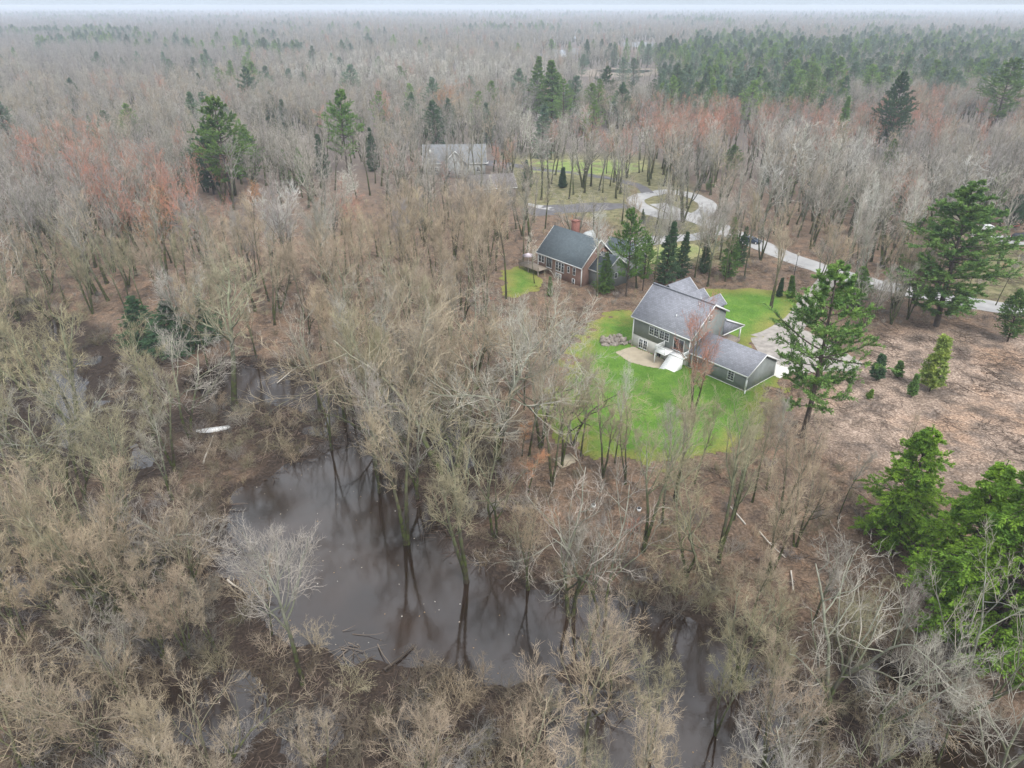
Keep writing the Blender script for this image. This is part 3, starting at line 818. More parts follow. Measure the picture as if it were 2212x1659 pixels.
for q0, q1 in (((-.28, -.06, -.5), (-.1, .1, 4.2)), ((-13.3, -.06, -.5), (-13.1, .1, 4.2))): MB().box(q0, q1).build('corner_trim', 'white', h2)
dk = MB(); dk.box((-16.5, -2.8, 1.15), (-10.0, -.03, 1.35)); dk2 = dk.build('deck', 'wood_deck', h2)
for u_ in (-16.3, -13.4, -10.3):
    MB().box((u_ - .09, -2.7, -.6), (u_ + .09, -2.5, 1.15)).build('deck_post', 'wood_deck', dk2)
rl = MB(); rail(rl, (-16.4, -2.7, 1.35), (-10.1, -2.7, 1.35), 34); rail(rl, (-16.4, -2.7, 1.35), (-16.4, -.1, 1.35), 14); rl.build('railing', 'wood_deck', dk2)
window(h2, (4.2, 5.0, 1.8), Y_, Z_, X_, .8, 1.2, (1, 2))
q = bl(-14.6, -1.6)
um = empty('patio_umbrella', (q[0], q[1], 4.35), 0, 'pale round patio umbrella open on the brown house deck', 'umbrella')
MB().cyl((0, 0, 0), (0, 0, 2.35), .03).build('pole', 'white', um)
MB().cyl((0, 0, 1.95), (0, 0, 2.5), 1.35, .06, 12).build('canopy', 'cloth', um)

# ---- the far pale house, garage roofs near it
def simple_house(u, v, ang, dims, m, rm, label, front=None, name='house'):
    p = P(u, v); o = empty(name, (p.x, p.y, p.z), R(ang), label, 'house' if name == 'house' else 'shed')
    (Lx, Wy, ez, rz_) = dims
    body(o, 0, Lx, 0, Wy, -.3, ez, rz_, m); gable_roof(o, 0, Lx, 0, Wy, ez, rz_, rm, 'white', .4)
    return o
h3 = simple_house(917, 378, 4, (20.5, 10, 4.0, 8.8), 'siding3', 'roof3', 'far pale grey house with big front gable seen through trees')
MB().prism([(6.0, 0, -.3), (15.0, 0, -.3), (15.0, 0, 3.6), (10.5, 0, 8.2), (6.0, 0, 3.6)], (0, -4.5, 0), (0, 4.5, 0)).build('gable_wall', 'siding3', h3)
b = MB(); q = [(5.6, 3.2), (10.5, 8.3), (15.4, 3.2), (15.4, 3.4), (10.5, 8.5), (5.6, 3.4)]
b.add([(x, -4.9, z) for x, z in q] + [(x, 5, z) for x, z in q], [[0, 1, 4, 5], [1, 2, 3, 4], [11, 10, 7, 6], [10, 9, 8, 7], [5, 4, 10, 11], [4, 3, 9, 10], [1, 0, 6, 7], [2, 1, 7, 8], [0, 5, 11, 6], [3, 2, 8, 9]])
gr = b.build('gable_roof', 'roof3', h3)
MB().bar((5.6, -4.93, 3.3), (10.5, -4.93, 8.4), .03, .14).bar((15.4, -4.93, 3.3), (10.5, -4.93, 8.4), .03, .14).build('trim', 'white', gr)
MB().cyl((2.2, 2.6, 6.3), (2.2, 2.6, 7.6), .35).build('chimney', 'white', h3)
for a_ in (1.2, 3.6, 7.8, 11.6, 17.5): window(h3, (a_, -4.5 if 6 < a_ < 14 else 0, .9), X_, Z_, out0, 1.1, 1.5, (2, 2))
h4 = simple_house(1018, 432, 14, (13.5, 9.5, 3.2, 6.0), 'siding4', 'roof4', 'low taupe house with brown roof left of the dark driveway')
for a_ in (1.5, 4.6, 8.6, 11): window(h4, (a_, 0, .9), X_, Z_, out0, 1.1, 1.3, (2, 2))

# ------------------------------------------------------------------ vehicles
def car(p, ang, paint, label, kind='suv', cat='car', group=None):
    o = empty('pickup_truck' if kind == 'truck' else 'parked_car', p, R(ang), label, cat, group)
    Ln, Wd = (5.6, 1.95) if kind == 'truck' else (4.7, 1.85)
    if kind == 'truck': prof = [(-2.8, .45), (2.75, .45), (2.8, .95), (1.6, 1.12), (1.15, 1.82), (-.35, 1.85), (-.5, 1.15), (-2.8, 1.12)]
    elif kind == 'suv': prof = [(-2.35, .4), (2.3, .4), (2.35, .85), (1.35, 1.02), (.7, 1.66), (-1.9, 1.68), (-2.35, 1.05)]
    else: prof = [(-2.35, .35), (2.3, .35), (2.35, .72), (1.3, .90), (.6, 1.38), (-1.1, 1.40), (-1.9, .98), (-2.35, .9)]
    b = MB(); n_ = len(prof)
    # body with tumblehome: wide low down, narrower at the roof
    def yw(z): return Wd / 2 - max(0, z - .95) * .22
    b.add([(x, -yw(z), z) for x, z in prof] + [(x, yw(z), z) for x, z in prof], [list(range(n_)), list(range(n_, 2 * n_))[::-1]] + [[i, n_ + i, n_ + (i + 1) % n_, (i + 1) % n_] for i in range(n_)])
    bo = b.build('body', paint, o)
    md = bo.modifiers.new('bevel', 'BEVEL'); md.width = .07; md.segments = 2
    g = MB(); 
    if kind == 'truck': gl = [(1.05, 1.2), (.75, 1.72), (-.2, 1.74), (-.32, 1.2)]
    elif kind == 'suv': gl = [(1.05, 1.08), (.62, 1.56), (-1.8, 1.58), (-2.05, 1.08)]
    else: gl = [(1.0, .95), (.55, 1.3), (-1.0, 1.32), (-1.6, .97)]
    for s in (-1, 1):
        g = MB(); pts = [(x, s * (yw(z) + .012), z) for x, z in gl]; g.add(pts, [[0, 1, 2, 3]] if s < 0 else [[3, 2, 1, 0]]); g.build('side_glass', 'glass', o)
    pass
    i = 3 if kind != 'truck' else 3
    (xa, za), (xb, zb) = prof[3], prof[4]
    g = MB(); nv = Vector((zb - za, 0, xa - xb)).normalized() * .015
    g.add([(xa * .9 + xb * .1 + nv.x, s * (Wd / 2 - .16), za * .9 + zb * .1 + nv.z) for s in (-1, 1)] + [(xa * .1 + xb * .9 + nv.x, s * (Wd / 2 - .24), za * .1 + zb * .9 + nv.z) for s in (1, -1)], [[0, 1, 2, 3]])
    g.build('windscreen', 'glass', o)
    if kind == 'truck':
        MB().box((-2.7, -.8, 1.125), (-.62, .8, 1.16)).build('bed', 'black', o)
    for x in (-Ln * .31, Ln * .31):
        for s in (-1, 1):
            t = MB().cyl((x, s * (Wd / 2 - .2), .34), (x, s * (Wd / 2 + .02), .34), .34, n=16).build('wheel', 'rubber', o)
            MB().cyl((x, s * (Wd / 2 + .015), .34), (x, s * (Wd / 2 + .035), .34), .19, n=12).build('rim', 'white', t)
    for s in (-1, 1):
        MB().box((Ln / 2 - .09, s * .72 - .16, .68), (Ln / 2 + .0, s * .72 + .16, .84)).build('headlight', 'white', o)
        MB().box((-Ln / 2 - .02, s * .74 - .1, .72), (-Ln / 2 + .08, s * .74 + .1, .98)).build('tail_light', 'red', o)
    return o
car(P(1038, 356), 172, 'whitepaint', 'white pickup truck parked beside the far pale house', 'truck', 'truck')
car(P(2206, 519), 8, 'darkpaint', 'dark suv parked on the drive at the right edge', 'suv')
car(P(1622, 524), -38, 'bluepaint', 'dark blue car standing on the road between trees', 'sedan')
car(P(2128, 497), 170, 'whitepaint', 'white car behind the big pine at right', 'sedan')

# ------------------------------------------------------------------ small things
def mailbox(u, v, label):
    o = empty('mailbox', P(u, v), rng.random() * 6, label, 'mailbox')
    MB().box((-.05, -.05, 0), (.05, .05, 1.05)).build('post', 'wood_deck', o)
    b = MB(); n_ = 8; pr = [(-.13, 1.05), (.13, 1.05)] + [(.13 * math.cos(t), 1.2 + .13 * math.sin(t)) for t in np.linspace(0, math.pi, n_)]
    b.add([(x, -.28, z) for x, z in pr] + [(x, .28, z) for x, z in pr], [list(range(len(pr))), list(range(len(pr), 2 * len(pr)))[::-1]] + [[i, len(pr) + i, len(pr) + (i + 1) % len(pr), (i + 1) % len(pr)] for i in range(len(pr))])
    b.build('box', 'white', o)
mailbox(1851, 578, 'white mailbox on a post beside the road above the driveway mouth')
mailbox(1911, 618, 'white mailbox on a post at the road bend')
b = MB()
for z in (.55, 1.15): b.box((-.25, -.02, z), (.25, .02, z + .5))
o = empty('road_sign', P(1872, 560), .3, 'small white sign on a post across the road', 'sign')
MB().cyl((0, .05, 0), (0, .05, 1.9), .03).build('post', 'white', o); b.build('panel', 'white', o)
o = empty('street_lamp', P(1712, 610), 0, 'thin lamp post beside the road above the front lawn', 'street lamp')
hh = height_to(P(1712, 610), 548)
MB().cyl((0, 0, 0), (0, 0, hh - .5), .07, .05).build('post', 'black', o)
MB().cyl((0, 0, hh - .5), (0, 0, hh), .16, .22, 8).cyl((0, 0, hh), (0, 0, hh + .2), .26, .03, 8).build('lantern', 'ply', o)
o = empty('hunting_stand', P(1222, 998), .5, 'tan plywood board box at the lawn edge among trees', 'board box')
MB().box((-1.3, -1.0, 0), (1.3, 1.0, .25)).box((-1.3, -1.0, .25), (-1.2, 1.0, .45)).box((1.2, -1.0, .25), (1.3, 1.0, .45)).build('frame', 'ply', o)
MB().box((-1.2, -1.0, .25), (1.2, 1.0, .30)).build('sand', 'patio', o)
o.name = 'sandbox'; tag(o, 'tan wooden sandbox at the lower left lawn edge', 'sandbox')
# overturned white boat hull stranded in the flooded thicket
def hull():
    b = MB(); n_, m_ = 12, 7; v = []
    for i in range(n_ + 1):
        t = i / n_ * 2 - 1; wdt = .48 * (1 - abs(t) ** 2.4) + .02
        for j in range(m_):
            a = j / (m_ - 1) * math.pi; v.append((t * 2.3, wdt * math.cos(a), .12 + .38 * math.sin(a) * (1 - .35 * t * t) + .12 * t * t))
    f = [[i * m_ + j, (i + 1) * m_ + j, (i + 1) * m_ + j + 1, i * m_ + j + 1] for i in range(n_) for j in range(m_ - 1)]
    b.add(v, f); return b
p = P(462, 932); o = empty('canoe', p + Vector((0, 0, .05)), R(14), 'white upturned canoe stranded in brush left of the river', 'canoe')
hull().build('hull', 'whitepaint', o, True)
MB().box((-2.2, -.02, .60), (2.2, .02, .64)).build('keel', 'whitepaint', o)
for (u, v, nm, mt, lb) in ((1282, 1096, 'bucket', 'white', 'pale bucket on leaf litter among grey trees'), (1380, 1104, 'bucket', 'white', 'white ring topped bucket beside a leaning dark trunk')):
    o = empty('bucket', P(u, v), 0, lb, 'bucket')
    MB().cyl((0, 0, 0), (0, 0, .42), .2, .27, 14).build('body', mt, o); MB().cyl((0, 0, .42), (0, 0, .435), .22, .22, 12).build('inside_shade', 'black', o)  # black disc paints the shaded hollow on top of the solid bucket
o = empty('play_slide', P(2140, 549), .4, 'blue and orange toddler slide on grass behind the big pine', 'toy slide')
MB().box((-.5, -.4, 0), (-.4, .4, 1.2)).box((-.5, -.4, 1.0), (.1, .4, 1.1)).box((0, -.4, 0), (.1, .4, 1.0)).build('tower', 'orange', o)
MB().prism([(.1, 0, 1.0), (1.6, 0, .1), (1.6, 0, .25), (.1, 0, 1.2)], (0, -.35, 0), (0, .35, 0)).box((-.6, -.45, 1.5), (.2, .45, 1.6)).build('slide', 'bluep', o)
# red cart deep behind the drive at right
o = empty('garden_cart', P(2192, 492), .4, 'small red cart under trees at the right edge', 'cart')
MB().box((-.8, -.5, .4), (.8, .5, 1.0)).build('tray', 'red', o)
for x in (-.5, .5): MB().cyl((x, -.58, .3), (x, .58, .3), .3, n=12).build('wheel', 'rubber', o)
# ------------------------------------------------------------------ growing trees (numpy)
def unit(a): return a / (np.linalg.norm(a, axis=-1, keepdims=True) + 1e-9)

def grow(P0, D, Ln, Rd, n, wig, up, g, tip=.35):
    Mn = len(P0); pts = np.zeros((Mn, n + 1, 3)); pts[:, 0] = P0; d = unit(D); upv = np.array([0, 0, 1.])
    for i in range(n):
        d = unit(d + g.normal(size=(Mn, 3)) * wig + upv * up)
        pts[:, i + 1] = pts[:, i] + d * (Ln / n)[:, None]
    t = np.linspace(0, 1, n + 1)
    return pts, Rd[:, None] * (1 - t * (1 - tip))[None]

def spawn(pts, rad, Lp, per, t0, t1, ang, ratio, g, taper=.6, flat_=0.0, rr=.62):
    Mn, K, _ = pts.shape; n = K - 1
    t = t0 + (t1 - t0) * ((np.arange(per)[None] + g.random((Mn, per))) / per)
    f = t * n; i = np.minimum(f.astype(int), n - 1); fr = (f - i)[..., None]
    m = np.arange(Mn)[:, None]
    p = pts[m, i] * (1 - fr) + pts[m, i + 1] * fr
    tan = unit(pts[m, i + 1] - pts[m, i])
    r = rad[m, i] * (1 - fr[..., 0]) + rad[m, i + 1] * fr[..., 0]
    pr = g.normal(size=tan.shape); pr[..., 2] *= (1 - flat_)
    pr = unit(pr - (pr * tan).sum(-1, keepdims=True) * tan)
    a = ang * (.75 + .5 * g.random(t.shape))[..., None] if not callable(ang) else ang(t)[..., None]
    d = np.cos(a) * tan + np.sin(a) * pr
    L_ = Lp[:, None] * ratio * (1 - taper * t) * (.65 + .7 * g.random(t.shape))
    return p.reshape(-1, 3), d.reshape(-1, 3), L_.ravel(), (r * rr).ravel()

def tube(pts, rad, sides):
    Mn, K, _ = pts.shape
    tan = np.zeros_like(pts); tan[:, 1:-1] = pts[:, 2:] - pts[:, :-2]; tan[:, 0] = pts[:, 1] - pts[:, 0]; tan[:, -1] = pts[:, -1] - pts[:, -2]
    tan = unit(tan); ref = np.where(np.abs(tan[..., 2:3]) < .9, np.array([0, 0, 1.]), np.array([1., 0, 0]))
    x = unit(np.cross(tan, ref)); y = np.cross(x, tan)
    a = np.arange(sides) * 2 * math.pi / sides
    v = pts[:, :, None] + (x[:, :, None] * np.cos(a)[:, None] + y[:, :, None] * np.sin(a)[:, None]) * rad[:, :, None, None]
    idx = np.arange(Mn * K * sides).reshape(Mn, K, sides); nx_ = np.roll(idx, -1, 2)
    f = np.stack([idx[:, :-1], nx_[:, :-1], nx_[:, 1:], idx[:, 1:]], -1).reshape(-1, 4)
    return v.reshape(-1, 3), f

def merge(parts):
    V = []; F = []; k = 0
    for v, f in parts: V.append(v); F.append(f + k); k += len(v)
    return np.concatenate(V), np.concatenate(F)

def bare(seed, H, form, detail=1.0, thick=1.0):
    """leafless tree; returns (trunk and main limbs), (crown of branches and twigs)"""
    g = np.random.default_rng(seed)
    S, lean, c0, a1, L1, n1, up1, cr = {
        'spreading': (1, .06, .38, .82, .44, 15, .12, 1.0),
        'forked': (3, .26, .34, .70, .36, 8, .13, 1.0),
        'clump': (5, .36, .34, .60, .30, 6, .14, .9),
        'tall': (1, .04, .46, .66, .25, 18, .15, .8),
        'slender': (1, .05, .45, .70, .27, 11, .13, .7),
        'twin': (2, .13, .48, .68, .30, 9, .13, .8),
        'gnarled': (2, .34, .25, .95, .46, 9, .07, 1.0), 'old': (2, .36, .22, .80, .46, 8, .08, .8)}[form]
    base = g.normal(size=(S, 3)) * (.12 if S > 1 else 0); base[:, 2] = -.4
    ang = np.arange(S) * 2 * math.pi / S + g.random() * 6
    D = np.c_[np.cos(ang), np.sin(ang), np.zeros(S)] * lean * g.uniform(.6, 1.2, (S, 1)) + [0, 0, 1]
    Ls = H * (.93 if form in ('tall', 'slender') else .80) * g.uniform(.85, 1.0, S); Ls[0] = H * (.95 if form in ('tall', 'slender') else .84)
    r0 = {'slender': .0125, 'tall': .0125, 'old': .0115}.get(form, .0150 if S == 1 else .0125)
    wig = .13 if form in ('gnarled', 'old') else .05
    p0, q0 = grow(base, D, Ls, np.full(S, H * r0 * thick), 10, wig, .05, g, .16)
    q0[:, 0] *= 1.45
    trunk = [tube(p0, q0, 7)]
    n1 = max(4, int(n1 * (.75 + .25 * detail)))
    p, d, l, r = spawn(p0, q0, Ls, n1, c0, .99, a1, L1 / .80, g, .45)
    p1, q1 = grow(p, d, l, np.minimum(r, .11 * thick), 6, .17 if form in ('gnarled', 'old') else .11, up1, g, .28)
    trunk.append(tube(p1, q1, 5))
    crown = []
    k2 = max(4, int(7.5 * detail * cr)); k3 = max(3, int(5.5 * detail)); k4 = max(2, int(4 * detail))
    p, d, l, r = spawn(p1, q1, l, k2, .18, 1.0, .72, .52, g, .45)
    p2, q2 = grow(p, d, l, r, 4, .15, .09, g, .3); crown.append(tube(p2, q2, 4 if detail > .8 else 3))
    p, d, l, r = spawn(p2, q2, l, k3, .15, 1.0, .70, .55, g, .4)
    l = np.maximum(l, .5); p3, q3 = grow(p, d, l, np.maximum(r, .014 * thick), 3, .15, .11, g, .4); crown.append(tube(p3, q3, 3))
    p, d, l, r = spawn(p3, q3, l, k4, .15, 1.0, .65, .62, g, .3)
    l = np.clip(l * 1.15, .45, 1.5); p4, q4 = grow(p, d, l, np.full(len(l), .0095 * thick), 2, .13, .10, g, .35); crown.append(tube(p4, q4, 3))
    return fit(merge(trunk), merge(crown), H)

def fit(a, b, H):
    k = H / np.percentile(b[0][:, 2], 99.9)
    return (a[0] * k, a[1]), (b[0] * k, b[1])

def blades(c, d, ln, wd, g):
    """needle sprays and leaf fans: thin four-cornered blades"""
    n = len(c); d = unit(d); s = unit(np.cross(d, g.normal(size=(n, 3))))
    tip = c + d * ln[:, None]; mid = c + d * (ln * .45)[:, None]
    v = np.stack([c, mid + s * wd[:, None], tip, mid - s * wd[:, None]], 1).reshape(-1, 3)
    return v, np.arange(n * 4).reshape(n, 4)

def conifer(seed, H, form, detail=1.0):
    g = np.random.default_rng(seed)
    clear_, wid, whorl, per, droop, upc, sz, gap, ndl = {
        'pine': (.14, .25, .72, 6, .10, .06, .30, .15, 1.5),
        'openpine': (.24, .27, .95, 5, .12, .07, .30, .20, 1.5),
        'spruce': (.05, .20, .55, 6, -.10, .03, .26, .06, 1.0),
        'hemlock': (.10, .30, .50, 7, -.05, -.05, .15, .10, 2.0),
        'cedar': (.03, .17, .38, 7, .45, .12, .20, .05, 1.0),
        'sapling': (.12, .24, .6, 4, .25, .06, .26, .2, .6)}[form]
    base = np.array([[0, 0, -.3]])
    p0, q0 = grow(base, np.array([[0, 0, 1.]]), np.array([H]), np.array([H * .0135]), 12, .015, .03, g, .12)
    trunk = [tube(p0, q0, 7)]
    z = clear_ * H; B0 = []; BD = []; BL = []
    while z < H * .985:
        t = z / H; prof = (1 - t) ** .72 * min(1, .55 + (t - clear_) * 2.4) if form != 'cedar' else (1 - t) ** .6
        if form in ('pine', 'openpine'): prof = min(1.0, (1 - t) * 1.9 + .08) * (.62 + .38 * min(1, (t - clear_) * 4))
        wl = wid * H * prof; a0 = g.random() * 6.3
        f = t * 12; i = min(int(f), 11); c = p0[0, i] * (1 - (f - i)) + p0[0, i + 1] * (f - i)
        for k in range(per):
            if g.random() < gap: continue
            a = a0 + k * 2 * math.pi / per + g.normal() * .25
            B0.append(c + [0, 0, g.normal() * .12]); BD.append([math.cos(a), math.sin(a), droop + .35 * t * (form != 'hemlock') + g.normal() * .08])
            BL.append(max(.3, wl * g.uniform(.55, 1.18)))
        z += whorl * (H / 20 if H < 14 else 1) * g.uniform(.75, 1.25)
    B0 = np.array(B0); BD = np.array(BD); BL = np.array(BL)
    p1, q1 = grow(B0, BD, BL, BL * .014 + .01, 5, .06, upc, g, .3)
    trunk.append(tube(p1, q1, 4))
    nb = max(4, int(9 * detail))
    p, d, l, r = spawn(p1, q1, BL, nb, .22, 1.0, .85, .42, g, .45, flat_=.75)
    l = np.maximum(l, .25); p2, q2 = grow(p, d, l, np.full(len(l), .012), 3, .08, upc, g, .4)
    # sprays of needles along the side branches
    parts = []
    K = max(6, int(28 * detail * ndl))
    for pp, qq, ll, kk, t0 in ((p2, q2, l, K, .1), (p1, q1, BL, int(K * 1.6), .45)):
        c, dd, _, _ = spawn(pp, qq, ll, kk, t0, 1.0, .9, .3, g)
        s = sz * (1.25 if detail < .6 else 1.0)
        dd = dd + [0, 0, .35 if 'pine' in form or form == 'sapling' else (.55 if form == 'cedar' else -.05)]
        parts.append(blades(c, dd, g.uniform(.7, 1.3, len(c)) * s, g.uniform(.11, .21, len(c)) * s * (1.3 if form in ('hemlock', 'cedar') else 1), g))
    n = int(60 * detail); c = p0[0, -1] + np.c_[g.normal(size=(n, 2)) * .12, -g.random(n) * H * .06]
    parts.append(blades(c, np.c_[g.normal(size=(n, 2)), g.random(n) + .4], np.full(n, sz), np.full(n, sz * .15), g))
    trunk.append(tube(p2, q2, 3))
    return fit(merge(trunk), merge(parts), H)

def shrub(seed, H, detail=1.0):
    g = np.random.default_rng(seed); S = 9
    a = g.random(S) * 6.3; D = np.c_[np.cos(a), np.sin(a), np.zeros(S)] * g.uniform(.3, 1.1, (S, 1)) + [0, 0, 1]
    p0, q0 = grow(np.c_[g.normal(size=(S, 2)) * .25, np.full(S, -.15)], D, H * g.uniform(.6, 1.0, S), np.full(S, .025), 5, .14, .03, g, .3)
    p, d, l, r = spawn(p0, q0, np.full(S, H), 8, .2, 1, .75, .42, g)
    p1, q1 = grow(p, d, l, r, 3, .16, .05, g); 
    p, d, l, r = spawn(p1, q1, l, 7, .15, 1, .7, .6, g)
    p2, q2 = grow(p, d, np.maximum(l, .3), np.full(len(l), .008), 2, .18, .05, g)
    return merge([tube(p0, q0, 4), tube(p1, q1, 3), tube(p2, q2, 3)])

def two_mats(name, a, b, m1, m2):
    V, F = merge([a, b]); me = mesh(name, V, F, M[m1]); me.materials.append(M[m2])
    mi = np.zeros(len(F), np.int32); mi[len(a[1]):] = 1; me.polygons.foreach_set('material_index', mi)
    return me

BH = {'twin': 17., 'spreading': 17., 'forked': 17., 'clump': 15., 'tall': 20., 'slender': 12., 'gnarled': 16., 'old': 16.}
BARE = {}
for f_, hh in BH.items():
    BARE[f_] = []
    for s in range(3 if f_ in ('spreading', 'forked', 'tall', 'twin') else 2):
        a, b = bare(hash(f_.encode().hex()) % 1 + sum(map(ord, f_)) * 7 + s, hh, f_, .8 if f_ == 'old' else 1.0)
        BARE[f_].append((mesh('trunk', *a, M['bark'], True), mesh('crown', *b, M['twig'])))
CH = {'pine': 20., 'openpine': 20., 'spruce': 18., 'hemlock': 14., 'cedar': 7., 'sapling': 6.}
CONI = {}
for f_, hh in CH.items():
    CONI[f_] = []
    for s in range(2):
        a, b = conifer(sum(map(ord, f_)) * 5 + s, hh, f_, 1.0 if f_ != 'sapling' else .8)
        CONI[f_].append((mesh('trunk', *a, M['pine_bark'], True), mesh('crown', *b, M['leaf'])))

TINT = {'tan': (.43, .36, .27), 'olive': (.35, .325, .22), 'grey': (.41, .385, .345), 'mauve': (.335, .315, .305), 'reddish': (.50, .245, .18), 'orange': (.50, .27, .15), 'pale': (.62, .61, .57)}
BARKT = {'tan': (.29, .265, .21), 'olive': (.27, .28, .205), 'grey': (.36, .365, .315), 'mauve': (.26, .235, .21), 'reddish': (.25, .21, .18), 'orange': (.25, .21, .17), 'pale': (.46, .46, .42)}
GREEN = {'green': (.120, .220, .062), 'bright': (.165, .29, .040), 'dark': (.060, .118, .060), 'blue': (.105, .175, .115), 'yellow': (.27, .36, .09)}
RN = random.Random(11)
def jit(c, a=.10):
    k = 1 + RN.uniform(-a, a); return (c[0] * k * (1 + RN.uniform(-.03, .03)), c[1] * k, c[2] * k * (1 + RN.uniform(-.05, .05)), 1.0)

TREES = []      # bare trees as things, for the labels
def plant_bare(p, H, form, tint, label=None, lean=(0, 0), var=None, rz=None, wide=1.0):
    v = RN.randrange(len(BARE[form])) if var is None else var
    tm, cm = BARE[form][v]; s = H / BH[form]
    o = empty('bare_tree', p, RN.random() * 6.28 if rz is None else rz, label, 'bare tree', 'bare leafless trees of the river wood')
    o.rotation_euler = (lean[1], lean[0], o.rotation_euler[2]) if lean != (0, 0) else o.rotation_euler
    o.scale = (s * wide, s * wide, s)
    a = link('trunk', tm, o); a.color = jit(BARKT[tint])
    b = link('crown', cm, o); b.color = jit(TINT[tint])
    TREES.append((o, form, tint, label is not None, H))
    return o
def plant_coni(p, H, form, tint, label, group=None, wide=1.0, var=None, lean=(0, 0)):
    v = RN.randrange(2) if var is None else var
    tm, cm = CONI[form][v]; s = H / CH[form]
    o = empty({'pine': 'pine_tree', 'openpine': 'pine_tree', 'spruce': 'spruce_tree', 'hemlock': 'hemlock_tree', 'cedar': 'evergreen_shrub', 'sapling': 'young_pine'}[form], p, RN.random() * 6.28,
              label, {'cedar': 'evergreen shrub'}.get(form, 'evergreen tree'), group)
    o.rotation_euler = (lean[1], lean[0], o.rotation_euler[2])
    o.scale = (s * wide, s * wide, s)
    link('trunk', tm, o); b = link('crown', cm, o); b.color = jit(GREEN[tint], .12)
    return o

